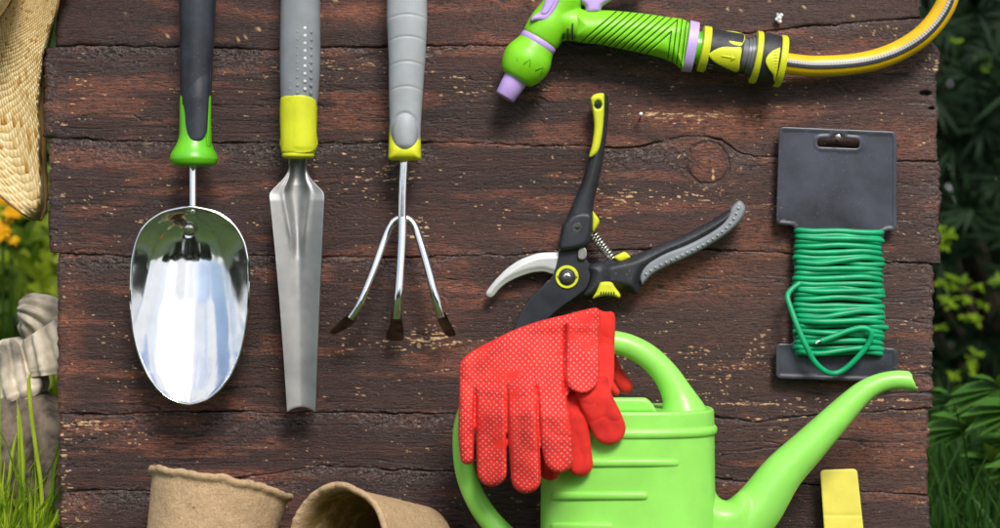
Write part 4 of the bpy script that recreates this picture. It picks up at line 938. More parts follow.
# ------------------------------------------------------------------ gloves
def crease(u, v):
    c = 0
    for pts in ([(388, 475.5), (420, 474.5)], [(386, 506.5), (480, 508.5)], [(382, 535.5), (400, 538), (480, 541)], [(325, 565.3), (390, 564.5)]):
        q = np.array(pts, float); uc = np.interp(v, q[:, 0], q[:, 1]); c = c + 0.0060 * np.exp(-((u - uc) / 1.15) ** 2) * sst(q[0, 0] - 3, q[0, 0] + 6, v) * (v < q[-1, 0] + 4)
    return c
def glove(name, label, parts, mat, base):
    gs = []
    for ol, d0, slope, T, Rr in parts:
        dfn = (lambda d0, slope: (lambda u, v: d0(u, v) if callable(d0) else d0 + 0 * u))(d0, slope)
        gs.append(sheet_geo(ol, (lambda q, T, Rr: lambda u, v, s: q(u, v) + puff(T, Rr)(s) - crease(u, v) + 0.0028 * (fbm(u / 18, v / 24, 2, 77) - 0.5) - 0.0005 * sst(0.05, 0.0, np.abs(fbm(u / 30 + v / 90, v / 26 - u / 70, 2, 79) - 0.5)))(dfn, T, Rr), (lambda q, T, Rr: lambda u, v, s: q(u, v) - puff(T, Rr)(s) - 0.0002)(dfn, T, Rr), sp=2.4, curve=False, rings=(0.4, 1.2, 2.4, 4)))
    V, F = join_geo(gs)
    o = mesh_obj(name, V, F, mat, None, base, sharp=0)
    m_ = o.modifiers.new('weld', 'WELD'); m_.merge_threshold = 1e-5
    m_ = o.modifiers.new('vox', 'REMESH'); m_.mode = 'VOXEL'; m_.voxel_size = 0.00065; m_.use_smooth_shade = True
    m_ = o.modifiers.new('sm', 'SMOOTH'); m_.iterations = 2; m_.factor = 0.5
    tag(o, label, 'glove', 'pair of red gloves on the can handle')
    return o
dG = lambda u, v: 0.081 + 0.032 * np.clip((v - 335) / 80, 0, 1) * sst(470, 545, u) + 0.008 * sst(350, 420, v)
palm = crom([(597.5, 308), (600.5, 318), (600, 345), (588, 370), (574, 388), (560, 402), (540, 402), (508, 402), (480, 400), (464, 395), (460, 385), (459.3, 366), (465, 357), (475, 349.5), (496, 338.5), (518, 328.2), (541, 320.5), (566, 314.5), (585, 309.6)], 5, True)
glove('glove', 'red glove with a pale dotted palm draped in front over the can handle', [
    (palm, dG, 0, 0.0050, 11),
    (capsule([(470, 372), (467.5, 405), (466.2, 435), (467, 458)], [10, 8.8, 8, 6.8]), dG, 0, 0.0048, 7.5),
    (capsule([(490, 385), (491, 420), (491.5, 450), (492, 472)], [15.2, 15.0, 15.1, 15.0]), dG, 0, 0.0042, 6.5),
    (capsule([(519, 385), (522, 420), (524.5, 450), (526, 479)], [15.0, 15.1, 15.4, 15]), dG, 0, 0.0042, 6.5),
    (capsule([(549, 385), (553, 412), (556.5, 440), (559, 458)], [15.6, 15.8, 16, 15.2]), dG, 0, 0.0042, 6.5),
    (capsule([(583, 322), (582.5, 345), (582, 365), (582, 376)], [16, 17.2, 18, 17.4]), lambda u, v: dG(u, v) + 0.008, 0, 0.0038, 6),
], M['glove_dots'], P(540, 400, 0.09))
dB = lambda u, v: 0.072 + 0.034 * np.clip((v - 345) / 60, 0, 1)
glove('glove', 'plain red glove with a bare thumb hanging behind the dotted one', [
    (crom([(592, 309), (604, 311.5), (614.8, 314.5), (614.6, 345), (614, 378), (610, 392), (596, 398), (575, 395), (556, 398), (548, 370), (560, 340), (575, 322)], 5, True), dB, 0, 0.0042, 9),
    (capsule([(590, 380), (596, 400), (604, 417), (609, 428)], [18, 17, 17.2, 17]), lambda u, v: 0.1085 + 0.0 * u + 0.002 * sst(380, 400, v), 0, 0.0034, 7),
    (capsule([(571, 390), (575, 420), (578, 445), (580.5, 464)], [14, 13.5, 13, 12.6]), lambda u, v: 0.103 + 0.004 * sst(400, 420, v), 0, 0.0036, 7),
    (capsule([(548, 400), (549, 430), (549, 455), (550, 470)], [13, 12, 12, 11]), lambda u, v: 0.101 + 0.0 * u, 0, 0.004, 9),
    (capsule([(606, 352), (612, 368), (620, 380), (626, 387)], [9, 8.5, 8, 7]), lambda u, v: 0.042 + 0 * u, 0, 0.005, 7),
    (capsule([(598, 360), (603, 375), (611, 386), (616, 392)], [7, 6, 5, 4]), lambda u, v: 0.060 + 0 * u, 0, 0.004, 5),
], M['glove'], P(590, 400, 0.08))
# stitched cuff seam
# ------------------------------------------------------------------ yellow marker
o = sheet('plant_marker', rrect([(820, 470), (857, 468.7), (863.5, 529), (868, 596), (855, 607), (840, 612), (830, 596), (824, 529)], 4.5),
      lambda u, v, s: 0.0125 + 0.0001 * (v - 470) * 0.9 + puff(0.0008, 1.5)(s) - 0.0004 * np.exp(-((v - 515.5) / 1.2) ** 2), lambda u, v, s: 0.0085 + 0.0001 * (v - 470) * 0.9, M['tag'], None, sp=1.8, curve=False, base=P(845, 611, 0.02), sharp=30)
tag(o, 'plain yellow plastic marker with rounded corners standing beside the can spout', 'plant marker')

# ------------------------------------------------------------------ peat pots
def pot(c0, axis, r0, r1, Ln, label, seed, flare=0.0, roll=0):
    """open pot: c0 mouth centre, axis from mouth to base"""
    axis = np.array(axis, float); axis /= np.linalg.norm(axis); c0 = np.array(tuple(c0))
    a = np.cross(axis, (0.1, 0.3, 1)); a /= np.linalg.norm(a); b = np.cross(axis, a)
    sg = 160; th = np.linspace(0, 2 * np.pi, sg, endpoint=False)
    wob = (fbm(np.cos(th) * 2.2 + 5, np.sin(th) * 2.2 + seed, 3, seed) - 0.5); wf = (fbm(np.cos(th) * 14 + 20, np.sin(th) * 14 + seed + 20, 2, seed + 5) - 0.5)
    rows = []
    n1 = 46
    def row(s, r, rim=0.0):
        d_ = (wob * 0.0065 + wf * 0.0022 * rim) * math.exp(-s / 0.03)
        rb = r * (1 + 0.05 * wob * math.exp(-s / 0.03))
        rr_ = rb + 0.0007 * (fbm(th * 3.0 + s * 60, th * 0 + s * 120, 2, seed + 9) - 0.5)
        rr_[-3:] = rr_[-3:] * [0.75, 0.5, 0.25] + rr_[0] * np.array([0.25, 0.5, 0.75])
        rows.append(c0 + axis * (s + d_)[:, None] + rr_[:, None] * (np.cos(th)[:, None] * a + np.sin(th)[:, None] * b))
    w = 0.0022
    row(Ln - 0.003, 0.0005); row(Ln - 0.003, r1 - w - 0.002)
    for s in np.linspace(Ln - 0.004, 0.003, n1): row(s, r1 + (r0 - r1) * (1 - s / Ln) - w)
    row(0.001, r0 - w * 0.8 + 0.0003, 1); row(-0.0006, r0, 1); row(-0.0004, r0 + 0.0018, 1); row(0.0014, r0 + 0.0030, 1); row(0.0034, r0 + 0.0024, 1); row(0.0046, r0 + 0.0002, 1)
    for s in np.linspace(0.006, Ln - 0.002, n1): row(s, r1 + (r0 - r1) * (1 - s / Ln))
    row(Ln, r1 - 0.002); row(Ln, 0.0005)
    VV = np.vstack(rows); G = np.arange(len(VV)).reshape(-1, sg); G2 = np.roll(G, -1, 1)
    Fq = np.stack([G[:-1], G2[:-1], G2[1:], G[1:]], -1).reshape(-1, 4)
    # close both centres
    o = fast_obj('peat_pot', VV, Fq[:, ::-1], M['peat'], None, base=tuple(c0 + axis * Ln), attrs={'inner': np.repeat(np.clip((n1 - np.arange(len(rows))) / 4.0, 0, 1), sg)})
    tag(o, label, 'plant pot', 'peat pots leaning on the board'); return o
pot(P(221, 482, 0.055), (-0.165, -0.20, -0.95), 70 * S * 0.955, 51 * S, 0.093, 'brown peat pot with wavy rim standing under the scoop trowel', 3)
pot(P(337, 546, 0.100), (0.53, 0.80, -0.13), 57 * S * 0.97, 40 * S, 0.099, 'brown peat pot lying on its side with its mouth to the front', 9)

# ------------------------------------------------------------------ straw hat
t = thing('straw_hat', 'woven straw sun hat hanging at the upper left edge of the board', 'straw hat', P(-85, -50, -0.02))
HC = (-85, -50); r_in = 108
th_k = [-180, -120, -60, -20, 5, 19.3, 30, 40, 47, 52, 58.8, 63, 65.3, 68.2, 71, 76, 90, 120, 180]
r_k = [235, 235, 225, 175, 155, 152, 158, 169, 186, 203, 245, 286, 299, 282, 259, 242, 232, 235, 235]
def hat_pt(rt, th):
    """rt 0..1 over the brim, <0 up the crown"""
    thd = np.degrees(th); ro = np.interp(thd, th_k, r_k)
    r = r_in + (ro - r_in) * rt
    curl = (1 - ro / 300)
    d = -0.016 + 0.034 * np.clip(rt, 0, 1) ** 2 * curl * 1.3 + 0.004 * np.sin(th * 3 + 1) * rt + 0.012 * sst(35, 0, thd) * rt * sst(-60, -20, thd)
    d = d - 0.030 * sst(0.93, 1.02, rt) * sst(22, 36, thd) * sst(68, 64, thd)
    cr = np.clip(-rt, 0, 2)
    r = np.where(rt < 0, r_in * np.cos(np.clip(cr, 0, 1) ** 2.2 * 1.5), r); d = np.where(rt < 0, -0.016 + 0.075 * np.sin(np.clip(cr, 0, 1) * 1.57) + 0 * d, d)
    return HC[0] + r * np.cos(th), HC[1] + r * np.sin(th), d
def hat_mesh(name, cells, lift, mat, rows, rng_rt, ncol):
    A0, A1 = rng_rt; V = []; F = []; att = []
    drt = (A1 - A0) / rows; dth = 2 * np.pi / ncol; n = 0
    for i in range(rows * 2):
        rt = A0 + (i * 0.5 + 0.5) * drt
        th = (np.arange(ncol) + (0.5 if i % 2 else 0)) * dth - np.pi
        jr = rng.uniform(-0.06, 0.06, ncol)
        def q(dr, dt, up):
            u, v, d = hat_pt(np.clip(rt + dr * drt, A0, A1) + 0 * th, (th + dt * dth + np.pi) % (2 * np.pi) - np.pi)
            return PN(u, v, d + up)
        lf_ = 0.0009 * (1 + jr)
        c = [q(-0.60, 0, 0.0), q(0, 0.48, 0.0002), q(0.60, 0, 0.0), q(0, -0.48, 0.0002), q(-0.25, 0.06, lf_), q(0.22, 0.16, lf_ * 1.1), q(0.25, -0.06, lf_), q(-0.22, -0.16, lf_ * 1.1)]
        V.append(np.stack(c, 1).reshape(-1, 3)); rn = rng.uniform(0, 1, ncol)
        att.append(np.repeat(rn, 8))
        for k in range(ncol):
            b0 = n + k * 8
            F += [(b0, b0 + 4, b0 + 5, b0 + 1), (b0 + 1, b0 + 5, b0 + 6, b0 + 2), (b0 + 2, b0 + 6, b0 + 7, b0 + 3), (b0 + 3, b0 + 7, b0 + 4, b0), (b0 + 4, b0 + 7, b0 + 6, b0 + 5)]
        n += ncol * 8
    return fast_obj(name, np.vstack(V), np.array(F), mat, t, attrs={'rnd': np.concatenate(att)})
hat_mesh('brim', 0, 0, M['straw'], 20, (0.0, 1.0), 200)
hat_mesh('crown', 0, 0, M['straw'], 18, (-1.0, 0.0), 120)
# lining sheet under the weave
rt = np.linspace(-1, 1.0, 90); th = np.linspace(-np.pi, np.pi, 181)
RT, TH = np.meshgrid(rt, th[:-1], indexing='ij'); u, v, d = hat_pt(RT, TH)
G = np.arange(RT.size).reshape(RT.shape); G2 = np.roll(G, -1, 1)
ob = fast_obj('lining', PN(u.ravel(), v.ravel(), (d - 0.0006).ravel()), np.stack([G[:-1], G2[:-1], G2[1:], G[1:]], -1).reshape(-1, 4), M['straw_dark'], t)
m_ = ob.modifiers.new('th', 'SOLIDIFY'); m_.thickness = 0.0008; m_.offset = -1
edg = [hat_pt(np.array([1.0]), np.array([a])) for a in np.linspace(-np.pi, np.pi, 120)]
tube('edge_braid_shadow', [P(float(a[0]), float(b[0]), float(c[0])) for a, b, c in edg], [(1.3 + 3.2 * float(sst(36, 44, np.degrees(a)) * sst(66, 60, np.degrees(a)))) * S for a in np.linspace(-np.pi, np.pi, 120)], M['straw_dark'], t, seg=10, smooth=2)  # braid thickened on one stretch as a dark strip for the board's shadow

# ------------------------------------------------------------------ background planting
def blades(n, xs, ys, h, w, lean=0.35, seed=1, segs=4):
    g = np.random.default_rng(seed); x = xs(g, n); y = ys(g, n); H = h(g, n); W = w * g.uniform(0.6, 1.3, n); a = g.uniform(0, 2 * np.pi, n); ln = g.uniform(0.1, 1, n) * lean * H
    fa = g.uniform(0, 2 * np.pi, n); tt = np.linspace(0, 1, segs + 1); V = np.zeros((n, segs + 1, 2, 3))
    for k, t_ in enumerate(tt):
        cx_ = x + np.cos(a) * ln * t_ ** 2; cy_ = y + np.sin(a) * ln * t_ ** 2; cz_ = H * (t_ - 0.25 * ln / H * t_ ** 3); ww = W * (1 - t_ ** 1.6) * 0.5 + 0.00008
        V[:, k, 0] = np.stack([cx_ - np.cos(fa) * ww, cy_ - np.sin(fa) * ww, cz_], 1); V[:, k, 1] = np.stack([cx_ + np.cos(fa) * ww, cy_ + np.sin(fa) * ww, cz_], 1)
    idx = np.arange(n * (segs + 1) * 2).reshape(n, segs + 1, 2)
    F = np.stack([idx[:, :-1, 0], idx[:, :-1, 1], idx[:, 1:, 1], idx[:, 1:, 0]], -1).reshape(-1, 4)
    return V.reshape(-1, 3), F, np.repeat(g.uniform(0, 1, n), (segs + 1) * 2)
def stack(lst):
    V = []; F = []; A = []; n = 0
    for v, f, a in lst: V.append(v); F.append(f + n); A.append(a); n += len(v)
    return np.vstack(V), np.vstack(F), np.concatenate(A)
U_ = lambda a, b: (lambda g, n: g.uniform(a, b, n))
V, F, A = stack([
    blades(5200, U_(-1.0, -0.345), U_(0.0, 0.75), lambda g, n: g.gamma(5, 0.013, n) + 0.02, 0.0042, 0.5, 1),
    blades(1600, U_(-0.44, -0.345), U_(-0.03, 0.05), lambda g, n: g.uniform(0.03, 0.085, n), 0.0034, 0.7, 15),
    blades(450, U_(-0.42, -0.34), U_(0.0, 0.07), lambda g, n: g.uniform(0.05, 0.135, n), 0.0036, 0.6, 12),
    blades(60, U_(-0.42, -0.345), U_(0.0, 0.06), lambda g, n: g.uniform(0.08, 0.16, n), 0.0042, 0.3, 2),
    blades(9000, U_(-1.6, 1.6), U_(-1.5, -0.12), lambda g, n: g.uniform(0.015, 0.05, n), 0.004, 0.6, 3, 2),
    blades(700, U_(-0.31, 0.1), U_(-0.07, -0.0), lambda g, n: g.uniform(0.01, 0.045, n), 0.003, 0.5, 4, 3),
    blades(3, U_(0.0, 0.03), U_(-0.05, -0.03), lambda g, n: g.uniform(0.08, 0.088, n), 0.003, 0.9, 14, 5)])
o = fast_obj('grass', V, F, M['grass'], attrs={'rnd': A}); tag(o, 'bright green grass around the foot of the board', 'grass', kind='stuff')
V, F, A = stack([
    blades(9000, U_(0.20, 1.4), U_(0.14, 1.15), lambda g, n: g.gamma(6, 0.011, n) + 0.02, 0.0035, 0.5, 5),
    blades(9000, U_(-2.0, 2.2), U_(0.75, 2.2), lambda g, n: g.uniform(0.03, 0.09, n), 0.005, 0.5, 6, 3)])
o = fast_obj('grass_painted_shade', V, F, M['grass_dark'], attrs={'rnd': A}); tag(o, 'grass painted dark green for shade, behind the board', 'grass', kind='stuff')
# three tall blades in front of the grey rock
for (pts, w_, lab) in (([(42, 500), (36, 450), (31, 412), (29, 380), (33, 371)], 1.9, 'tallest bright grass blade bending over before the grey rock'), ([(24, 505), (23, 470), (21, 430), (18, 405)], 1.4, 'slender upright grass blade left of the tallest blade'), ([(8, 500), (10, 470), (14, 445), (17, 432)], 1.4, 'short leaning grass blade at the left corner of the photo')):
    dz = -0.03; c = [P(a, b, dz) for a, b in [(pts[0][0], 600)] + pts]; q = crom([tuple(x) for x in c], 6); wv = np.interp(np.linspace(0, 1, len(q)), [0, 0.75, 1], [w_ * S, w_ * S, 0.1 * S])
    V = np.stack([q + np.array([1, 0.3, 0]) * wv[:, None], q - np.array([1, 0.3, 0]) * wv[:, None]], 1).reshape(-1, 3); i_ = np.arange(len(q) - 1) * 2
    o = fast_obj('grass_blade', V, np.stack([i_, i_ + 1, i_ + 3, i_ + 2], -1), M['grass'], base=tuple(c[0]), attrs={'rnd': np.full(len(V), 0.9)}); m_ = o.modifiers.new('th', 'SOLIDIFY'); m_.thickness = 0.0004
    tag(o, lab, 'grass blade', 'tall grass blades by the rock')

def leaf_geo(o, dr, up, ln, w, n_=1, cup=0.15):
    """arrays of leaves: origin, direction, up -> 2x3 strip of quads"""
    side = np.cross(dr, up); side /= np.linalg.norm(side, axis=1)[:, None] + 1e-9; up2 = np.cross(side, dr)
    ts = [0, 0.3, 0.65, 1.0]; ws = [0.25, 1.0, 0.8, 0.04]; dp = [0, 0.03, -0.02, -0.14]
    V = np.zeros((len(o), 4, 3, 3))
    for k in range(4):
        c = o + dr * (ln * ts[k])[:, None] + up2 * (ln * dp[k])[:, None]
        for j, sj in enumerate((-1, 0, 1)): V[:, k, j] = c + side * (w * ws[k] * sj * 0.5)[:, None] + up2 * (abs(sj) * cup * w * ws[k])[:, None]
    idx = np.arange(len(o) * 12).reshape(len(o), 4, 3)
    F = np.stack([idx[:, :-1, :-1], idx[:, :-1, 1:], idx[:, 1:, 1:], idx[:, 1:, :-1]], -1).reshape(-1, 4)
    return V.reshape(-1, 3), F
def unit(v): return v / (np.linalg.norm(v, axis=1)[:, None] + 1e-9)
def whorls(cent, nrm, nl, ln, w, seed, spread=(0.2, 1.0)):
    g = np.random.default_rng(seed); n = len(cent); c = np.repeat(cent, nl, 0); m = np.repeat(nrm, nl, 0)
    r = g.normal(size=(n * nl, 3)); tang = unit(r - m * (r * m).sum(1)[:, None]); k = g.uniform(*spread, n * nl)[:, None]
    dr = unit(tang * np.sqrt(1 - (1 - k) ** 2 * 0.9) + m * (1 - k) + np.array([0, 0, -0.12]))
    V, F = leaf_geo(c, dr, unit(m + 0.01), ln * g.uniform(0.7, 1.2, n * nl), w * g.uniform(0.8, 1.2, n * nl))
    return V, F, np.repeat(np.repeat(g.uniform(0, 1, n), nl) * 0.6 + 0.4 * g.uniform(0, 1, n * nl), 12)
def shrub(name, label, cx, cy, h, rx, ry, nwh, nl, ln, w, mat, seed, group, cat='shrub', z0=0.0, toward=(0, -1, 0.3), shoots=0):
    g = np.random.default_rng(seed); tt = thing(name, label, cat, (cx, cy, 0), group)
    a = unit(g.normal(size=(nwh, 3))); a[:, 1] = -np.abs(a[:, 1]) * g.choice([1, 1, -1], nwh); rad = g.uniform(0.35, 1.0, nwh) ** 0.5
    rad = rad * (0.8 + 0.35 * fbm(a[:, 0] * 2.2 + 5, a[:, 2] * 2.2 + 5, 2, seed))
    c = np.array([cx, cy, z0 + (h - z0) / 2]) + a * rad[:, None] * np.array([rx, ry, (h - z0) / 2]); c[:, 2] = np.maximum(c[:, 2], 0.03)
    nr = unit(a + np.array(toward) * 0.7 + g.normal(size=(nwh, 3)) * 0.25)
    V, F, A = whorls(c, nr, nl, ln, w, seed + 1)
    fast_obj('crown', V, F, mat, tt, attrs={'rnd': A})
    br = []
    for k in range(10):
        e = c[g.integers(0, nwh)]; br.append(tube_geo([(cx + g.uniform(-.02, .02), cy + g.uniform(-.02, .02), -0.01), (cx * 0.6 + e[0] * 0.4, cy * 0.6 + e[1] * 0.4, e[2] * 0.45), tuple(e)], [0.012, 0.007, 0.002], seg=7, smooth=5))
    V, F = join_geo(br); mesh_obj('stem', V, F, M['stem'], tt)
    if shoots:
        ii = g.integers(0, nwh, shoots); fr = c[ii] + nr[ii] * ln * 0.3
        V, F, A = whorls(fr, nr[ii], 7, ln * 0.45, w * 1.1, seed + 4, (0.1, 0.6)); fast_obj('young_shoots', V, F, M['shoot'], tt, attrs={'rnd': A})
    return tt
shr = 'shrubs behind the board'
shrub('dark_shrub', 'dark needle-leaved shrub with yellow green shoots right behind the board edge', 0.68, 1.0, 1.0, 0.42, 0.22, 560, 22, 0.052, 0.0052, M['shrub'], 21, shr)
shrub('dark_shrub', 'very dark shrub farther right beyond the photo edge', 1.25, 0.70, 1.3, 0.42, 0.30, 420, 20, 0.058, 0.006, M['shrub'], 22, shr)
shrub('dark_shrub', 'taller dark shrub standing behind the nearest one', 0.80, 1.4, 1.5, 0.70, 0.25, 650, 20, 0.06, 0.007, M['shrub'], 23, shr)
# a few bright shoots placed on the near shrub
def shoot_cluster(pl, seed):
    g = np.random.default_rng(seed); c = np.array([tuple(P(a, b, dd)) for a, b, dd in pl]); nr = unit(np.tile(np.array([[0.1, -0.6, 0.8]]), (len(c), 1)) + g.normal(size=(len(c), 3)) * 0.2)
    return whorls(c, nr, 7, 0.012, 0.006, seed, (0.1, 0.9))
near = [o for o in COL.objects if o.name == 'dark_shrub'][0]
dsh = -0.78
def at_(u, v, d=dsh): return (u, v, d)
for q_, (a_, b_) in enumerate([(957, 44), (981, 60), (984, 66), (940, 232), (945, 240), (952, 236), (941, 284), (949, 279), (955, 290), (946, 300), (966, 318), (975, 321), (983, 306), (970, 364), (975, 355), (953, 378), (999, 282), (938, 330), (978, 290), (961, 283), (951, 307), (944, 246), (963, 300), (972, 372)]):
    V, F, A = shoot_cluster([at_(a_, b_)], 31 + q_); fast_obj('young_shoot', V, F, M['shoot'], near, attrs={'rnd': A * (0.5 if q_ < 3 else 1)})
# lobed-leaf plant low on the right
tt = thing('lobed_leaf_plant', 'low green plant with pointed finger-like leaves at the lower right', 'plant', tuple(P(985, 560, -0.33)))
g = np.random.default_rng(51); Vs = []; k_ = 0
for (u, v, dd, sz, rot) in ((968, 428, -.30, .055, 2.4), (1000, 388, -.30, .055, 2.9), (1010, 440, -.32, .05, 3.0), (985, 405, -.36, .045, 2.0), (1020, 410, -.28, .06, 2.6), (955, 402, -.37, .04, 1.9), (1030, 470, -.3, .05, 2.2), (990, 462, -.3, .04, 1.6), (1060, 430, -.3, .06, 1.5), (1045, 370, -.35, .06, 1.2)):
    c = np.array(tuple(P(u, v, dd))); an = rot + np.linspace(-1.25, 1.25, 7) + g.normal(size=7) * 0.06; ln = sz * np.array([.5, .75, .95, 1.05, .95, .75, .5])
    dr = unit(np.stack([np.cos(an), -0.35 + 0 * an, np.sin(an) * 0.55 - 0.28], 1)); V, F = leaf_geo(np.repeat(c[None], 7, 0), dr, np.tile([[0, -0.5, 0.85]], (7, 1)), ln, ln * 0.30); Vs.append((V, F, np.repeat(g.uniform(0.3, 1, 7), 12)))
    tube('stalk', [tuple(P(985, 600, -0.33)), tuple((c + np.array(tuple(P(985, 600, -0.33)))) / 2 + np.array([0, 0.01, 0.02])), tuple(c)], [0.002, 0.0015, 0.0008], M['palm_leaf'], tt, seg=6)
V, F, A = stack(Vs); fast_obj('leaves', V, F, M['palm_leaf'], tt, attrs={'rnd': A})
# left side: bedding plants with flowers, stones
shrub('bedding_plant', 'leafy green bedding plant under the hat brim', -0.47, 0.75, 0.42, 0.24, 0.16, 330, 9, 0.032, 0.013, M['garden_leaf'], 61, 'bedding plants left of the board', 'plant')
shrub('bedding_plant', 'leafy green bedding plant at the far left beyond the stones', -0.95, 0.8, 0.45, 0.28, 0.2, 300, 9, 0.034, 0.014, M['garden_leaf'], 62, 'bedding plants left of the board', 'plant')
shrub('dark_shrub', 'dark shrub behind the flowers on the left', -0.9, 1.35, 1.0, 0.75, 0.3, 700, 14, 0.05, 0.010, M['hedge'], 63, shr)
tt = thing('marigold_plant', 'orange yellow flowers blooming below the hat at the left', 'flowers', tuple(P(5, 610, -0.55)))
for (u, v, sz) in ((11, 213, .011), (2, 233, .013), (-14, 220, .012), (14, 242, .006), (-30, 245, .012), (3, 200, .009), (-45, 215, .012)):
    c = np.array(tuple(P(u, v, -0.55))); g = np.random.default_rng(int(u * 7 + 900)); nr = unit(np.array([[0.1, -0.8, 0.6]]))
    Vw, Fw, Aw = whorls(np.repeat(c[None], 3, 0) + g.normal(size=(3, 3)) * 0.001, np.repeat(nr, 3, 0), 10, sz, sz * 0.6, int(u + 300), (0.3, 1.0)); fast_obj('bloom', Vw, Fw, M['petal'], tt, attrs={'rnd': Aw})
    tube('stalk', [tuple(P(5, 612, -0.55)), tuple(P((u + 5) / 2, 420, -0.55)), tuple(c)], [0.002, 0.0015, 0.001], M['garden_leaf'], tt, seg=6)
# ridged pale stones
def ridged(label, path, rad, nridge, amp, seed, base):
    q = crom([(*tuple(P(a, b, d)), r * S) for (a, b, d), r in zip(path, rad)], 14); p = q[:, :3]; r = q[:, 3]; T = np.gradient(p, axis=0); T /= np.linalg.norm(T, axis=1)[:, None]
    sg = 64; V = []; a = np.array((0, -1.0, 0)); th = np.linspace(0, 2 * np.pi, sg, endpoint=False)
    for i in range(len(p)):
        a = a - T[i] * (a @ T[i]); a /= np.linalg.norm(a); b = np.cross(T[i], a); s_ = i / len(p)
        m = 1 + amp * np.abs(np.sin(th * nridge / 2 + 0.6 * np.sin(s_ * 5 + seed))) + 0.18 * (fbm(th * 0 + s_ * 7, np.cos(th) * 2 + 5, 2, seed) - 0.5)
        V.append(p[i] + (r[i] * m)[:, None] * (np.cos(th)[:, None] * a + np.sin(th)[:, None] * b))
    V = np.vstack(V); G = np.arange(len(V)).reshape(-1, sg); G2 = np.roll(G, -1, 1); F = [tuple(f) for f in np.stack([G[:-1], G2[:-1], G2[1:], G[1:]], -1).reshape(-1, 4)[:, ::-1]]
    F += [tuple(range(sg)), tuple(range(len(V) - sg, len(V)))[::-1]]
    o = mesh_obj('ridged_stone', V, F, M['stone'], None, base, sharp=0); tag(o, label, 'stone', 'ridged stones left of the board'); return o
ridged('pale grooved stone with curved ribs touching the board edge', [(66, 372, -.09), (64, 360, -.09), (56, 342, -.09), (44, 322, -.09), (30, 311, -.08), (20, 309, -.08)], [26, 26, 24, 20, 14, 6], 9, 0.5, 1, P(55, 500, -.09))
ridged('pale grooved stone rising at the left end of the photo', [(28, 400, -.09), (24, 392, -.09), (17, 378, -.09), (14, 360, -.09), (12, 345, -.09), (11, 338, -.09)], [15, 20, 20, 18, 14, 6], 9, 0.5, 2, P(16, 500, -.09))
def rock(label, u, v, d, sx, sz, seed):
    n1, n2 = 40, 60; th = np.linspace(0.02, np.pi - 0.02, n1); ph = np.linspace(0, 2 * np.pi, n2, endpoint=False); TH, PH = np.meshgrid(th, ph, indexing='ij')
    x, y, z = np.sin(TH) * np.cos(PH), np.sin(TH) * np.sin(PH), np.cos(TH); m = 0.8 + 0.4 * fbm(x * 1.6 + 5, z * 1.6 + y * 1.3 + 5, 3, seed)
    c = np.array(tuple(P(u, v, d))); V = c + np.stack([x * m * sx, y * m * sx * 0.6, z * m * sz], -1).reshape(-1, 3); G = np.arange(len(V)).reshape(n1, n2); G2 = np.roll(G, -1, 1)
    o = fast_obj('rock', V, np.stack([G[:-1], G2[:-1], G2[1:], G[1:]], -1).reshape(-1, 4)[:, ::-1], M['rock'], base=tuple(c - np.array([0, 0, sz]))); tag(o, label, 'rock'); return o
rock('grey brown rounded rock behind the bright grass blades', 26, 470, -0.085, 0.06, 0.06, 3)
# rear hedge
for k in range(5):
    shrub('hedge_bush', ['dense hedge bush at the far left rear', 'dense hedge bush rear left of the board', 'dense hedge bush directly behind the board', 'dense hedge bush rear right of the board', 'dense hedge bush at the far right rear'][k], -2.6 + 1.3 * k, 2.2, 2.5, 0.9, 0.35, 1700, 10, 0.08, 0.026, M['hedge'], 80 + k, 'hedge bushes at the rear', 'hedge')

for k in range(4):  # unseen hedge row added for dark reflections in the steel
    shrub('hedge_bush', ['added low hedge bush far left behind the photographer', 'added low hedge bush left behind the photographer', 'added low hedge bush right behind the photographer', 'added low hedge bush far right behind the photographer'][k], -5.1 + 3.4 * k, -5.6 - 0.3 * (k % 2), 1.35 + 0.25 * (k % 2), 2.0, 0.8, 1100, 9, 0.13, 0.06, M['hedge'], 95 + k, 'unseen hedge bushes added for reflections', 'hedge')
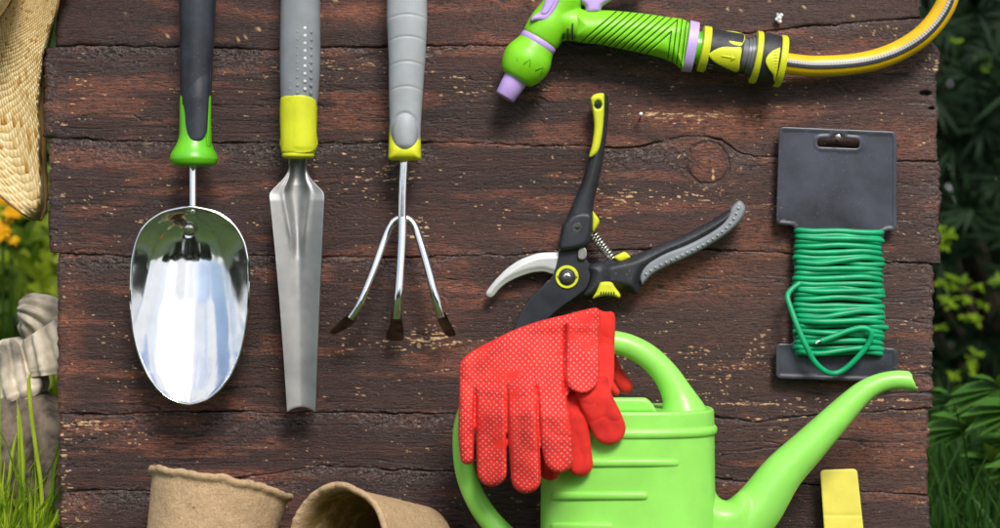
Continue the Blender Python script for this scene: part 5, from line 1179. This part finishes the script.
# ------------------------------------------------------------------ light, camera
w = bpy.data.worlds.new('World'); SC.world = w; w.use_nodes = True; n = w.node_tree
sky = n.nodes.new('ShaderNodeTexSky'); sky.sky_type = 'NISHITA'; sky.sun_disc = False
el, az = R(42), R(180 - 14)      # sun in front of the board, to the right
sky.sun_elevation = el; sky.sun_rotation = az; sky.air_density = 1.0; sky.dust_density = 2.5
bg = n.nodes['Background']; 
tc = n.nodes.new('ShaderNodeTexCoord'); mp = n.nodes.new('ShaderNodeMapping'); mp.inputs['Scale'].default_value = (2.2, 2.2, 1.8); n.links.new(tc.outputs['Generated'], mp.inputs[0])
cl = n.nodes.new('ShaderNodeTexNoise'); cl.inputs['Scale'].default_value = 1.5; cl.inputs['Detail'].default_value = 6; cl.inputs['Distortion'].default_value = 0.4; n.links.new(mp.outputs[0], cl.inputs['Vector'])
cr_ = n.nodes.new('ShaderNodeMapRange'); cr_.inputs['From Min'].default_value = 0.45; cr_.inputs['From Max'].default_value = 0.55; n.links.new(cl.outputs['Fac'], cr_.inputs['Value'])
cm_ = n.nodes.new('ShaderNodeMix'); cm_.data_type = 'RGBA'; cm_.inputs[7].default_value = (5.8, 5.9, 6.1, 1); n.links.new(cr_.outputs[0], cm_.inputs[0]); n.links.new(sky.outputs[0], cm_.inputs[6]); n.links.new(cm_.outputs[2], bg.inputs[0])
bg.inputs[1].default_value = 0.072
sd = Vector((math.sin(az) * math.cos(el), math.cos(az) * math.cos(el), math.sin(el)))
sun = bpy.data.lights.new('sun', 'SUN'); sun.energy = 1.5; sun.angle = R(17); sun.color = (1.0, 0.96, 0.90)
so = bpy.data.objects.new('sun', sun); COL.objects.link(so); so.rotation_euler = sd.to_track_quat('Z', 'Y').to_euler(); so.location = (1, -2, 3)
cam = bpy.data.cameras.new('camera'); cam.sensor_width = 36; cam.lens = 36 * D / (1000 * S); cam.clip_end = 300; cam.clip_start = 0.05
cam.dof.use_dof = True; cam.dof.focus_distance = D - 0.02; cam.dof.aperture_fstop = 5.6
co = bpy.data.objects.new('camera', cam); COL.objects.link(co); co.location = (0, -D, CZ); co.rotation_euler = (R(90), 0, 0); SC.camera = co
SC.view_settings.view_transform = 'Standard'; SC.view_settings.look = 'None'; SC.view_settings.gamma = 1; SC.view_settings.exposure = 1.2
SC.cycles.use_denoising = True; SC.cycles.max_bounces = 6; SC.cycles.sample_clamp_indirect = 6
